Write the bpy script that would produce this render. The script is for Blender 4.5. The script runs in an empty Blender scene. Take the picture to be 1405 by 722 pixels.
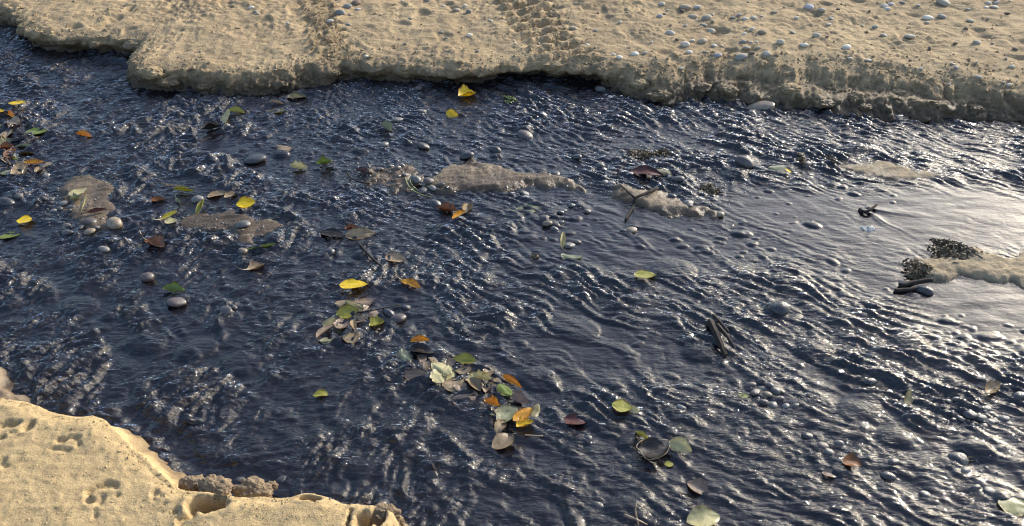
import bpy, math, random
import numpy as np
from mathutils import Vector, Matrix
from mathutils.bvhtree import BVHTree

R = math.radians
random.seed(7)
rng = np.random.default_rng(7)
scene = bpy.context.scene
COL = scene.collection

# ------------------------------------------------------------------ camera
CAM_H, PITCH, HFOV = 1.45, R(37.0), R(62.0)
PW, PH = 1405.0, 722.0
FPX = (PW / 2) / math.tan(HFOV / 2)
cam_d = bpy.data.cameras.new("camera")
cam_d.sensor_width = 36.0
cam_d.lens = 18.0 / math.tan(HFOV / 2)
cam_d.clip_start = 0.05
cam_d.clip_end = 400.0
cam = bpy.data.objects.new("camera", cam_d)
cam.location = (0, 0, CAM_H)
cam.rotation_euler = (math.pi / 2 - PITCH, 0, 0)
COL.objects.link(cam)
scene.camera = cam

# ------------------------------------------------------------------ light
SUN_AZ, SUN_EL = R(47.0), R(24.0)          # azimuth from +Y towards +X
world = bpy.data.worlds.new("World")
scene.world = world
world.use_nodes = True
wn = world.node_tree.nodes
wl = world.node_tree.links
wn.clear()
w_out = wn.new("ShaderNodeOutputWorld")
w_bg = wn.new("ShaderNodeBackground")
w_sky = wn.new("ShaderNodeTexSky")
w_sky.sky_type = 'NISHITA'
w_sky.sun_disc = False
w_sky.sun_elevation = SUN_EL
w_sky.sun_rotation = SUN_AZ
w_sky.air_density = 1.1
w_sky.dust_density = 3.5
w_sky.ozone_density = 1.0
w_bg.inputs["Strength"].default_value = 0.15
w_wb = wn.new("ShaderNodeMix")            # even white balance of the whole sky
w_wb.data_type = 'RGBA'
w_wb.blend_type = 'MULTIPLY'
w_wb.inputs[0].default_value = 1.0
w_wb.inputs[7].default_value = (0.89, 0.97, 1.09, 1.0)
wl.new(w_sky.outputs[0], w_wb.inputs[6])
wl.new(w_wb.outputs[2], w_bg.inputs["Color"])
wl.new(w_bg.outputs[0], w_out.inputs["Surface"])
sun_d = bpy.data.lights.new("sun", 'SUN')
sun_d.energy = 2.5
sun_d.angle = R(0.6)
sun_d.color = (1.0, 0.94, 0.83)
sun = bpy.data.objects.new("sun", sun_d)
sdir = Vector((math.sin(SUN_AZ) * math.cos(SUN_EL), math.cos(SUN_AZ) * math.cos(SUN_EL), math.sin(SUN_EL)))
sun.rotation_euler = (-sdir).to_track_quat('-Z', 'Y').to_euler()
COL.objects.link(sun)
vs = scene.view_settings
vs.view_transform = 'Standard'
vs.look = 'None'
vs.exposure = 0.82
vs.gamma = 1.0
scene.render.film_transparent = False
scene.cycles.use_denoising = True
scene.cycles.filter_width = 1.15
scene.cycles.max_bounces = 6
scene.cycles.transparent_max_bounces = 12
scene.cycles.sample_clamp_indirect = 6.0


# ------------------------------------------------------------------ pixel -> world
CP, SP = math.cos(PITCH), math.sin(PITCH)


def ray(u, v):
    a = (u - PW / 2) / FPX
    b = (PH / 2 - v) / FPX
    return np.array([a, CP + b * SP, -SP + b * CP])


def px(u, v, z=0.0):
    d = ray(u, v)
    t = (z - CAM_H) / d[2]
    return np.array([d[0] * t, d[1] * t])


def pxs(pts, z=0.0):
    return np.array([px(u, v, z) for u, v in pts])


# ------------------------------------------------------------------ noise
def _hash(ix, iy, iz, seed):
    h = (ix * 374761393 + iy * 668265263 + iz * 2147483647 + seed * 974634777) & 0xFFFFFFFF
    h = ((h ^ (h >> 13)) * 1274126177) & 0xFFFFFFFF
    h = ((h ^ (h >> 16)) * 2246822519) & 0xFFFFFFFF
    return h ^ (h >> 15)


def perlin(x, y, seed=0):
    xi = np.floor(x).astype(np.int64)
    yi = np.floor(y).astype(np.int64)
    xf, yf = x - xi, y - yi
    u = xf * xf * xf * (xf * (xf * 6 - 15) + 10)
    v = yf * yf * yf * (yf * (yf * 6 - 15) + 10)

    def g(ax, ay):
        a = _hash(xi + ax, yi + ay, 0 * xi, seed) * (2 * math.pi / 4294967296.0)
        return np.cos(a) * (xf - ax) + np.sin(a) * (yf - ay)
    n0 = g(0, 0) * (1 - u) + g(1, 0) * u
    n1 = g(0, 1) * (1 - u) + g(1, 1) * u
    return (n0 * (1 - v) + n1 * v) * 1.5


def vnoise3(x, y, z, seed=0):
    xi = np.floor(x).astype(np.int64)
    yi = np.floor(y).astype(np.int64)
    zi = np.floor(z).astype(np.int64)
    f = [x - xi, y - yi, z - zi]
    s = [t * t * (3 - 2 * t) for t in f]
    r = 0
    for ax in (0, 1):
        for ay in (0, 1):
            for az in (0, 1):
                w = (s[0] if ax else 1 - s[0]) * (s[1] if ay else 1 - s[1]) * (s[2] if az else 1 - s[2])
                r = r + w * (_hash(xi + ax, yi + ay, zi + az, seed) / 2147483648.0 - 1.0)
    return r


def fbm(x, y, cell, octv=3, seed=0, gain=0.5):
    r, a, c = 0, 1.0, cell
    for k in range(octv):
        r = r + a * perlin(x / c, y / c, seed + k * 17)
        a *= gain
        c *= 0.5
    return r


def fbm3(x, y, z, cell, octv=3, seed=0, gain=0.5):
    r, a, c = 0, 1.0, cell
    for k in range(octv):
        r = r + a * vnoise3(x / c, y / c, z / c, seed + k * 13)
        a *= gain
        c *= 0.5
    return r


def sstep(a, b, x):
    t = np.clip((x - a) / (b - a), 0, 1)
    return t * t * (3 - 2 * t)


def seg_dist(x, y, pts, closed=True):
    """unsigned distance to a polyline and inside test (numpy arrays)"""
    d = np.full(x.shape, 1e9)
    ins = np.zeros(x.shape, bool)
    n = len(pts)
    for i in range(n if closed else n - 1):
        ax, ay = pts[i]
        bx, by = pts[(i + 1) % n]
        ex, ey = bx - ax, by - ay
        t = np.clip(((x - ax) * ex + (y - ay) * ey) / (ex * ex + ey * ey + 1e-12), 0, 1)
        d = np.minimum(d, np.hypot(x - ax - t * ex, y - ay - t * ey))
        if closed:
            c = ((ay > y) != (by > y)) & (x < ex * (y - ay) / (ey if abs(ey) > 1e-12 else 1e-12) + ax)
            ins ^= c
    return d, ins


# ------------------------------------------------------------------ materials
def new_mat(name):
    m = bpy.data.materials.new(name)
    m.use_nodes = True
    nt = m.node_tree
    nt.nodes.clear()
    out = nt.nodes.new("ShaderNodeOutputMaterial")
    return m, nt, out


def N(nt, kind, **kw):
    n = nt.nodes.new(kind)
    for k, v in kw.items():
        if k in n.inputs:
            n.inputs[k].default_value = v
        else:
            setattr(n, k, v)
    return n


def noise_node(nt, coord, scale, detail=3.0, rough=0.55, dist=0.0):
    n = N(nt, "ShaderNodeTexNoise")
    n.inputs["Scale"].default_value = scale
    n.inputs["Detail"].default_value = detail
    n.inputs["Roughness"].default_value = rough
    n.inputs["Distortion"].default_value = dist
    nt.links.new(coord, n.inputs["Vector"])
    return n


def ramp(nt, fac, stops):
    r = N(nt, "ShaderNodeValToRGB")
    el = r.color_ramp.elements
    while len(el) < len(stops):
        el.new(0.5)
    for e, (p, c) in zip(el, stops):
        e.position = p
        e.color = (*c, 1.0)
    nt.links.new(fac, r.inputs[0])
    return r


def mixc(nt, fac, a, b, mode='MIX'):
    m = N(nt, "ShaderNodeMix", data_type='RGBA', blend_type=mode)
    for sock, val in ((m.inputs[0], fac), (m.inputs[6], a), (m.inputs[7], b)):
        if hasattr(val, "is_output"):
            nt.links.new(val, sock)
        elif isinstance(val, (int, float)):
            sock.default_value = val
        else:
            sock.default_value = (*val, 1.0)
    return m.outputs[2]


def math_node(nt, op, a, b=0.0, clamp=False):
    m = N(nt, "ShaderNodeMath", operation=op, use_clamp=clamp)
    for sock, val in ((m.inputs[0], a), (m.inputs[1], b)):
        if hasattr(val, "is_output"):
            nt.links.new(val, sock)
        else:
            sock.default_value = val
    return m.outputs[0]


def sand_material(name, c_dark, c_light, c_grain, damp_shade_z=0.02, damp_shade_col=0.42, base_rough=0.95, bump=0.9, gloss_wet=0.45, grit=0.004):
    m, nt, out = new_mat(name)
    p = N(nt, "ShaderNodeBsdfPrincipled")
    geo = N(nt, "ShaderNodeNewGeometry")
    pos = geo.outputs["Position"]
    big = noise_node(nt, pos, 5.0, 4.0, 0.6)
    mid = noise_node(nt, pos, 38.0, 4.0, 0.65)
    fine = noise_node(nt, pos, 420.0, 2.0, 0.6)
    c = ramp(nt, big.outputs[0], [(0.3, c_dark), (0.7, c_light)]).outputs[0]
    midr = ramp(nt, mid.outputs[0], [(0.3, (0.72, 0.72, 0.72)), (0.7, (1.15, 1.15, 1.15))]).outputs[0]
    c = mixc(nt, 0.8, c, midr, 'MULTIPLY')
    fr = ramp(nt, fine.outputs[0], [(0.30, (0.62, 0.60, 0.58)), (0.52, (1, 1, 1)), (0.72, c_grain)]).outputs[0]
    c = mixc(nt, 0.85, c, fr, 'MULTIPLY')
    # damp band above the water level; on both banks it paints in shade too
    sep = N(nt, "ShaderNodeSeparateXYZ")
    nt.links.new(pos, sep.inputs[0])
    wob = math_node(nt, 'MULTIPLY', math_node(nt, 'SUBTRACT', big.outputs[0], 0.5), 0.05)
    zz = math_node(nt, 'ADD', sep.outputs[2], wob)
    mr = N(nt, "ShaderNodeMapRange", interpolation_type='SMOOTHSTEP')
    nt.links.new(zz, mr.inputs[0])
    mr.inputs[1].default_value = damp_shade_z * 0.3
    mr.inputs[2].default_value = damp_shade_z * 2.2
    mr.inputs[3].default_value = 1.0
    mr.inputs[4].default_value = 0.0
    wet = mr.outputs[0]
    cw = mixc(nt, 1.0, c, (damp_shade_col, damp_shade_col * 0.93, damp_shade_col * 0.9), 'MULTIPLY')
    c = mixc(nt, wet, c, cw)
    nt.links.new(c, p.inputs["Base Color"])
    rg = N(nt, "ShaderNodeMapRange")
    nt.links.new(wet, rg.inputs[0])
    rg.inputs[3].default_value = base_rough
    rg.inputs[4].default_value = gloss_wet
    nt.links.new(rg.outputs[0], p.inputs["Roughness"])
    p.inputs["Specular IOR Level"].default_value = 0.35
    h = math_node(nt, 'ADD', math_node(nt, 'MULTIPLY', fine.outputs[0], 0.0016),
                  math_node(nt, 'MULTIPLY', mid.outputs[0], 0.006))
    gr = noise_node(nt, pos, 125.0, 3.0, 0.6, 0.3)
    h = math_node(nt, 'ADD', h, math_node(nt, 'MULTIPLY', gr.outputs[0], grit))
    b = N(nt, "ShaderNodeBump")
    b.inputs["Strength"].default_value = bump
    b.inputs["Distance"].default_value = 1.0
    nt.links.new(h, b.inputs["Height"])
    nt.links.new(b.outputs[0], p.inputs["Normal"])
    nt.links.new(p.outputs[0], out.inputs[0])
    return m


M_FAR = sand_material("bank_sand", (0.32, 0.235, 0.135), (0.44, 0.33, 0.19), (1.25, 1.2, 1.1), damp_shade_z=0.038, damp_shade_col=0.28)  # damp foot, band raised and darkened to paint shade into the face
M_NEAR = sand_material("smooth_sand", (0.44, 0.32, 0.165), (0.485, 0.355, 0.182), (1.3, 1.25, 1.15), damp_shade_z=0.034, damp_shade_col=0.40, bump=0.6, grit=0.0012)  # damp band raised so its dark colour stands in for shade in the hole
M_BAR = sand_material("damp_sand", (0.17, 0.125, 0.08), (0.25, 0.19, 0.12), (1.25, 1.2, 1.15), damp_shade_z=0.009, damp_shade_col=0.50, base_rough=0.5, bump=0.7, gloss_wet=0.22)
M_SPIT = sand_material("pale_spit_sand", (0.28, 0.22, 0.14), (0.37, 0.295, 0.19), (1.2, 1.15, 1.1), damp_shade_z=0.006, damp_shade_col=0.45, bump=0.7)
M_CRUMB = sand_material("crumb_sand", (0.19, 0.14, 0.09), (0.30, 0.225, 0.14), (1.2, 1.15, 1.1), damp_shade_z=0.02, damp_shade_col=0.4)


def bed_material():
    m, nt, out = new_mat("dark_silt")
    p = N(nt, "ShaderNodeBsdfPrincipled")
    geo = N(nt, "ShaderNodeNewGeometry")
    n = noise_node(nt, geo.outputs["Position"], 9.0, 5.0, 0.65)
    c = ramp(nt, n.outputs[0], [(0.35, (0.012, 0.013, 0.017)), (0.7, (0.05, 0.042, 0.036))])
    nt.links.new(c.outputs[0], p.inputs["Base Color"])
    p.inputs["Roughness"].default_value = 0.7
    nt.links.new(p.outputs[0], out.inputs[0])
    return m


def water_material():
    m, nt, out = new_mat("dark_stream_water")
    geo = N(nt, "ShaderNodeNewGeometry")
    pos = geo.outputs["Position"]
    at = N(nt, "ShaderNodeAttribute", attribute_name="depth")
    ro = N(nt, "ShaderNodeAttribute", attribute_name="riffle")
    mp = N(nt, "ShaderNodeMapping")
    mp.inputs["Scale"].default_value = (0.36, 1.0, 1.0)
    mp.inputs["Rotation"].default_value = (0, 0, R(14))
    nt.links.new(pos, mp.inputs[0])
    n1 = noise_node(nt, mp.outputs[0], 95.0, 3.0, 0.62, 0.7)
    n2 = noise_node(nt, mp.outputs[0], 34.0, 3.0, 0.55, 0.9)
    h = math_node(nt, 'ADD', math_node(nt, 'MULTIPLY', n1.outputs[0], 0.0058), math_node(nt, 'MULTIPLY', n2.outputs[0], 0.0060))
    h = math_node(nt, 'MULTIPLY', h, ro.outputs["Fac"])
    b = N(nt, "ShaderNodeBump")
    b.inputs["Strength"].default_value = 1.0
    b.inputs["Distance"].default_value = 1.0
    nt.links.new(h, b.inputs["Height"])
    fr = N(nt, "ShaderNodeFresnel")
    fr.inputs["IOR"].default_value = 1.56
    nt.links.new(b.outputs[0], fr.inputs["Normal"])
    gl = N(nt, "ShaderNodeBsdfGlossy")
    gl.inputs["Roughness"].default_value = 0.03
    gl.inputs["Color"].default_value = (1, 1, 1, 1)
    nt.links.new(b.outputs[0], gl.inputs["Normal"])
    # light surviving through the stained water, from its real depth
    chans = []
    for k in (55.0, 66.0, 80.0):
        chans.append(math_node(nt, 'POWER', math.e, math_node(nt, 'MULTIPLY', at.outputs["Fac"], -k)))
    comb = N(nt, "ShaderNodeCombineColor")
    for i, ch in enumerate(chans):
        nt.links.new(ch, comb.inputs[i])
    tr = N(nt, "ShaderNodeBsdfTransparent")
    nt.links.new(comb.outputs[0], tr.inputs[0])
    df = N(nt, "ShaderNodeBsdfDiffuse")
    df.inputs["Color"].default_value = (0.010, 0.008, 0.010, 1)
    body = N(nt, "ShaderNodeMixShader")
    nt.links.new(chans[1], body.inputs[0])
    nt.links.new(df.outputs[0], body.inputs[1])
    nt.links.new(tr.outputs[0], body.inputs[2])
    mx = N(nt, "ShaderNodeMixShader")
    nt.links.new(fr.outputs[0], mx.inputs[0])
    nt.links.new(body.outputs[0], mx.inputs[1])
    nt.links.new(gl.outputs[0], mx.inputs[2])
    nt.links.new(mx.outputs[0], out.inputs[0])
    return m


def stone_material(name, c1, c2, rough=0.75, spec=0.4, coat=0.0):
    m, nt, out = new_mat(name)
    p = N(nt, "ShaderNodeBsdfPrincipled")
    tc = N(nt, "ShaderNodeTexCoord")
    oi = N(nt, "ShaderNodeObjectInfo")
    vm = N(nt, "ShaderNodeVectorMath", operation='ADD')
    nt.links.new(tc.outputs["Object"], vm.inputs[0])
    nt.links.new(oi.outputs["Random"], vm.inputs[1])
    n = noise_node(nt, vm.outputs[0], 1.6, 5.0, 0.65, 0.5)
    sp = noise_node(nt, vm.outputs[0], 14.0, 2.0, 0.6)
    c = ramp(nt, n.outputs[0], [(0.3, c1), (0.7, c2)]).outputs[0]
    s = ramp(nt, sp.outputs[0], [(0.3, (0.7, 0.7, 0.7)), (0.6, (1.05, 1.05, 1.05))]).outputs[0]
    c = mixc(nt, 0.6, c, s, 'MULTIPLY')
    v = N(nt, "ShaderNodeMapRange")
    nt.links.new(oi.outputs["Random"], v.inputs[0])
    v.inputs[3].default_value = 0.7
    v.inputs[4].default_value = 1.15
    hs = N(nt, "ShaderNodeHueSaturation")
    nt.links.new(v.outputs[0], hs.inputs["Value"])
    nt.links.new(c, hs.inputs["Color"])
    nt.links.new(hs.outputs[0], p.inputs["Base Color"])
    p.inputs["Roughness"].default_value = rough
    p.inputs["Specular IOR Level"].default_value = spec
    p.inputs["Coat Weight"].default_value = coat
    p.inputs["Coat Roughness"].default_value = 0.08
    b = N(nt, "ShaderNodeBump")
    b.inputs["Strength"].default_value = 0.25
    b.inputs["Distance"].default_value = 0.02
    nt.links.new(sp.outputs[0], b.inputs["Height"])
    nt.links.new(b.outputs[0], p.inputs["Normal"])
    nt.links.new(p.outputs[0], out.inputs[0])
    return m


STONE = {
    'white': stone_material("white_stone", (0.62, 0.56, 0.45), (0.80, 0.74, 0.62)),
    'grey': stone_material("grey_stone", (0.42, 0.37, 0.28), (0.58, 0.52, 0.41)),
    'slate': stone_material("slate_stone", (0.22, 0.215, 0.19), (0.36, 0.345, 0.30)),
    'tan': stone_material("tan_stone", (0.36, 0.29, 0.20), (0.50, 0.41, 0.29)),
    'brown': stone_material("brown_stone", (0.16, 0.12, 0.085), (0.26, 0.19, 0.13)),
    'lavender': stone_material("lavender_stone", (0.44, 0.40, 0.39), (0.60, 0.55, 0.53)),
    'wetdark': stone_material("wet_dark_stone", (0.018, 0.018, 0.021), (0.055, 0.052, 0.052), 0.25, 0.5, 0.6),
    'wetgrey': stone_material("wet_grey_stone", (0.06, 0.057, 0.053), (0.14, 0.13, 0.12), 0.3, 0.5, 0.5),
    'wettan': stone_material("wet_tan_stone", (0.20, 0.15, 0.10), (0.34, 0.26, 0.17), 0.35, 0.5, 0.4),
    'wetpink': stone_material("wet_pink_stone", (0.06, 0.047, 0.042), (0.13, 0.10, 0.09), 0.35, 0.5, 0.4),
    'wetpale': stone_material("wet_pale_stone", (0.13, 0.12, 0.105), (0.26, 0.24, 0.21), 0.3, 0.5, 0.4),
}


def leaf_material(name, c1, c2, vein, edge, wet=0.6, trans=0.4):
    m, nt, out = new_mat(name)
    p = N(nt, "ShaderNodeBsdfPrincipled")
    uv = N(nt, "ShaderNodeUVMap")
    oi = N(nt, "ShaderNodeObjectInfo")
    tc = N(nt, "ShaderNodeTexCoord")
    vm = N(nt, "ShaderNodeVectorMath", operation='ADD')
    nt.links.new(tc.outputs["Object"], vm.inputs[0])
    nt.links.new(oi.outputs["Random"], vm.inputs[1])
    n = noise_node(nt, vm.outputs[0], 45.0, 4.0, 0.6, 0.4)
    c = ramp(nt, n.outputs[0], [(0.35, c1), (0.68, c2)]).outputs[0]
    sep = N(nt, "ShaderNodeSeparateXYZ")
    nt.links.new(uv.outputs[0], sep.inputs[0])
    s = math_node(nt, 'ABSOLUTE', math_node(nt, 'SUBTRACT', sep.outputs[1], 0.5))     # 0 midrib .. .5 margin
    rib = math_node(nt, 'LESS_THAN', s, 0.03)
    w = math_node(nt, 'SUBTRACT', math_node(nt, 'MULTIPLY', sep.outputs[0], 9.0), math_node(nt, 'MULTIPLY', s, 6.0))
    side = math_node(nt, 'LESS_THAN', math_node(nt, 'ABSOLUTE', math_node(nt, 'SUBTRACT', math_node(nt, 'FRACT', w), 0.5)), 0.06)
    vfac = math_node(nt, 'MAXIMUM', math_node(nt, 'MULTIPLY', rib, 0.75), math_node(nt, 'MULTIPLY', side, 0.3))
    c = mixc(nt, vfac, c, vein)
    sp = noise_node(nt, vm.outputs[0], 110.0, 3.0, 0.6)
    e1 = math_node(nt, 'ADD', math_node(nt, 'MULTIPLY', s, 1.3), math_node(nt, 'MULTIPLY', math_node(nt, 'SUBTRACT', sp.outputs[0], 0.5), 1.3))
    ef = ramp(nt, e1, [(0.46, (0, 0, 0)), (0.78, (1, 1, 1))]).outputs[0]
    c = mixc(nt, ef, c, edge)
    nt.links.new(c, p.inputs["Base Color"])
    p.inputs["Roughness"].default_value = 0.45
    p.inputs["Coat Weight"].default_value = wet
    p.inputs["Coat Roughness"].default_value = 0.12
    bh = math_node(nt, 'ADD', math_node(nt, 'MULTIPLY', vfac, 0.0006), math_node(nt, 'MULTIPLY', n.outputs[0], 0.003))
    b = N(nt, "ShaderNodeBump")
    b.inputs["Strength"].default_value = 0.7
    b.inputs["Distance"].default_value = 1.0
    nt.links.new(bh, b.inputs["Height"])
    nt.links.new(b.outputs[0], p.inputs["Normal"])
    t = N(nt, "ShaderNodeBsdfTranslucent")
    nt.links.new(c, t.inputs[0])
    mx = N(nt, "ShaderNodeMixShader")
    mx.inputs[0].default_value = trans
    nt.links.new(p.outputs[0], mx.inputs[1])
    nt.links.new(t.outputs[0], mx.inputs[2])
    nt.links.new(mx.outputs[0], out.inputs[0])
    return m


LEAF = {
    'yellow': leaf_material("yellow_leaf", (0.80, 0.57, 0.008), (0.90, 0.70, 0.014), (0.80, 0.62, 0.06), (0.42, 0.20, 0.01)),
    'orange': leaf_material("orange_leaf", (0.64, 0.28, 0.012), (0.80, 0.43, 0.02), (0.70, 0.42, 0.06), (0.26, 0.09, 0.01)),
    'rust': leaf_material("rust_leaf", (0.22, 0.085, 0.02), (0.40, 0.15, 0.025), (0.42, 0.22, 0.08), (0.10, 0.04, 0.015)),
    'green': leaf_material("green_leaf", (0.15, 0.22, 0.025), (0.28, 0.34, 0.05), (0.36, 0.40, 0.12), (0.20, 0.16, 0.04)),
    'lime': leaf_material("lime_leaf", (0.34, 0.34, 0.035), (0.48, 0.44, 0.07), (0.52, 0.48, 0.16), (0.30, 0.20, 0.04)),
    'pale': leaf_material("pale_leaf", (0.55, 0.50, 0.24), (0.70, 0.64, 0.36), (0.62, 0.56, 0.34), (0.34, 0.26, 0.12)),
    'tan': leaf_material("tan_leaf", (0.34, 0.24, 0.13), (0.54, 0.41, 0.25), (0.46, 0.34, 0.22), (0.17, 0.10, 0.05)),
    'pink': leaf_material("pinkish_leaf", (0.26, 0.185, 0.125), (0.40, 0.295, 0.20), (0.44, 0.34, 0.28), (0.16, 0.10, 0.08)),
    'olive': leaf_material("olive_leaf", (0.17, 0.15, 0.06), (0.28, 0.24, 0.10), (0.34, 0.30, 0.16), (0.10, 0.07, 0.03)),
    'dark': leaf_material("dark_leaf", (0.025, 0.020, 0.018), (0.07, 0.05, 0.04), (0.12, 0.09, 0.07), (0.03, 0.02, 0.015)),
    'red': leaf_material("dark_red_leaf", (0.10, 0.030, 0.022), (0.20, 0.06, 0.04), (0.24, 0.12, 0.09), (0.06, 0.02, 0.015)),
    'sage': leaf_material("grey_green_leaf", (0.26, 0.27, 0.14), (0.40, 0.40, 0.23), (0.42, 0.44, 0.34), (0.18, 0.17, 0.11)),
}


def plain_material(name, c1, c2, scale=60.0, rough=0.6, coat=0.0):
    m, nt, out = new_mat(name)
    p = N(nt, "ShaderNodeBsdfPrincipled")
    tc = N(nt, "ShaderNodeTexCoord")
    n = noise_node(nt, tc.outputs["Object"], scale, 4.0, 0.65)
    c = ramp(nt, n.outputs[0], [(0.3, c1), (0.7, c2)])
    nt.links.new(c.outputs[0], p.inputs["Base Color"])
    p.inputs["Roughness"].default_value = rough
    p.inputs["Coat Weight"].default_value = coat
    p.inputs["Coat Roughness"].default_value = 0.1
    b = N(nt, "ShaderNodeBump")
    b.inputs["Strength"].default_value = 0.6
    b.inputs["Distance"].default_value = 0.002
    nt.links.new(n.outputs[0], b.inputs["Height"])
    nt.links.new(b.outputs[0], p.inputs["Normal"])
    nt.links.new(p.outputs[0], out.inputs[0])
    return m


M_TWIG = plain_material("wet_twig", (0.010, 0.008, 0.006), (0.040, 0.028, 0.020), 80, 0.9, 0.0)
M_PALETWIG = plain_material("pale_stalk", (0.30, 0.22, 0.13), (0.46, 0.36, 0.22), 80, 0.5, 0.2)
M_WEED = plain_material("dark_weed", (0.07, 0.05, 0.028), (0.22, 0.16, 0.09), 120, 0.6, 0.15)
M_GRASS = plain_material("green_blade", (0.14, 0.17, 0.05), (0.26, 0.28, 0.09), 80, 0.45, 0.2)
M_FOAM = plain_material("white_foam", (0.70, 0.68, 0.62), (0.85, 0.83, 0.78), 200, 0.9, 0.0)


# ------------------------------------------------------------------ object helpers
def tag(o, label=None, cat=None, group=None, kind=None):
    if label:
        o["label"] = label
    if cat:
        o["category"] = cat
    if group:
        o["group"] = group
    if kind:
        o["kind"] = kind
    return o


def mesh_np(name, verts, quads, smooth=True):
    me = bpy.data.meshes.new(name)
    verts = np.ascontiguousarray(verts, dtype=np.float32)
    quads = np.ascontiguousarray(quads, dtype=np.int32)
    k = quads.shape[1]
    me.vertices.add(len(verts))
    me.vertices.foreach_set("co", verts.ravel())
    me.loops.add(quads.size)
    me.loops.foreach_set("vertex_index", quads.ravel())
    me.polygons.add(len(quads))
    me.polygons.foreach_set("loop_start", np.arange(0, quads.size, k, dtype=np.int32))
    me.polygons.foreach_set("loop_total", np.full(len(quads), k, dtype=np.int32))
    me.update(calc_edges=True)
    me.polygons.foreach_set("use_smooth", np.full(len(quads), smooth, dtype=bool))
    me.validate()
    return me


def link(name, me, mat, parent=None):
    if mat and not me.materials:
        me.materials.append(mat)
    o = bpy.data.objects.new(name, me)
    COL.objects.link(o)
    if parent:
        o.parent = parent
    return o


def grid_quads(nr, nc, mask=None, flip=False):
    i = np.arange(nr - 1)[:, None] * nc + np.arange(nc - 1)[None, :]
    q = np.stack([i, i + 1, i + nc + 1, i + nc], -1)
    if flip:
        q = q[..., ::-1]
    if mask is not None:
        return q[mask]
    return q.reshape(-1, 4)


def compact(v, q):
    used = np.unique(q)
    mp = np.full(len(v), -1, np.int64)
    mp[used] = np.arange(len(used))
    return v[used], mp[q], used


# ------------------------------------------------------------------ stream outline
def resample(pts, ds):
    pts = np.asarray(pts, float)
    L = np.r_[0, np.cumsum(np.hypot(*np.diff(pts, axis=0).T))]
    n = max(2, int(L[-1] / ds))
    s = np.linspace(0, L[-1], n)
    return np.stack([np.interp(s, L, pts[:, 0]), np.interp(s, L, pts[:, 1])], 1)


def gsmooth(a, sigma):
    r = int(3 * sigma)
    k = np.exp(-0.5 * (np.arange(-r, r + 1) / sigma) ** 2)
    k /= k.sum()
    return np.convolve(np.r_[np.full(r, a[0]), a, np.full(r, a[-1])], k, 'valid')


FAR_PX = [(-260, 24), (-120, 30), (0, 35), (30, 38), (38, 44), (42, 62), (60, 69), (110, 71), (160, 73), (188, 78), (196, 88),
          (184, 100), (178, 112), (190, 122), (240, 126), (300, 130), (350, 131), (385, 127), (420, 120), (470, 112),
          (505, 108), (560, 114), (600, 114), (640, 115), (668, 112), (690, 105), (740, 104), (790, 106), (822, 110), (832, 122),
          (870, 134), (915, 145), (930, 141), (960, 137), (1000, 137), (1030, 141), (1060, 150), (1110, 151), (1160, 158),
          (1200, 164), (1250, 167), (1300, 165), (1405, 165), (1560, 168)]
far_base = np.vstack([[[-9.0, 4.6]], pxs(FAR_PX, 0.0), [[9.0, 2.2]]])

PROP_U = [-300, 0, 40, 60, 150, 185, 200, 350, 430, 520, 600, 690, 820, 850, 950, 1050, 1200, 1300, 1405, 1600]
PROP_H = [.08, .08, .075, .075, .075, .075, .075, .075, .075, .07, .07, .075, .075, .08, .085, .09, .09, .08, .075, .075]
PROP_W = [.03, .03, .01, .015, .02, .03, .04, .06, .07, .05, .05, .03, .03, .09, .15, .20, .27, .17, .08, .08]
PROP_O = [.0, .0, .03, .035, .03, .015, .02, .015, .01, .045, .05, .10, .09, .0, .0, .0, .0, .0, .015, .02]
PROP_A = [.013, .013, .012, .012, .013, .016, .016, .015, .016, .013, .013, .013, .014, .014, .016, .018, .019, .016, .010, .010]


def far_props(x, y):
    yy = np.maximum(y, 0.5)
    u = PW / 2 + FPX * x / np.maximum(yy * CP + CAM_H * SP, 0.3)
    f = lambda t: np.interp(u, PROP_U, t)
    return f(PROP_H), f(PROP_W), f(PROP_O), f(PROP_A), u


# tyre tracks on the far bank: centre line in pixels, half width (m)
TRACKS = [(pxs([(690, -30), (715, 0), (745, 45), (790, 84)], 0.10), 0.115, 0.026, 13.0, 0.12),
          (pxs([(425, -30), (440, 10), (448, 50), (468, 92)], 0.10), 0.080, 0.026, 14.0, 0.55)]


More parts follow.
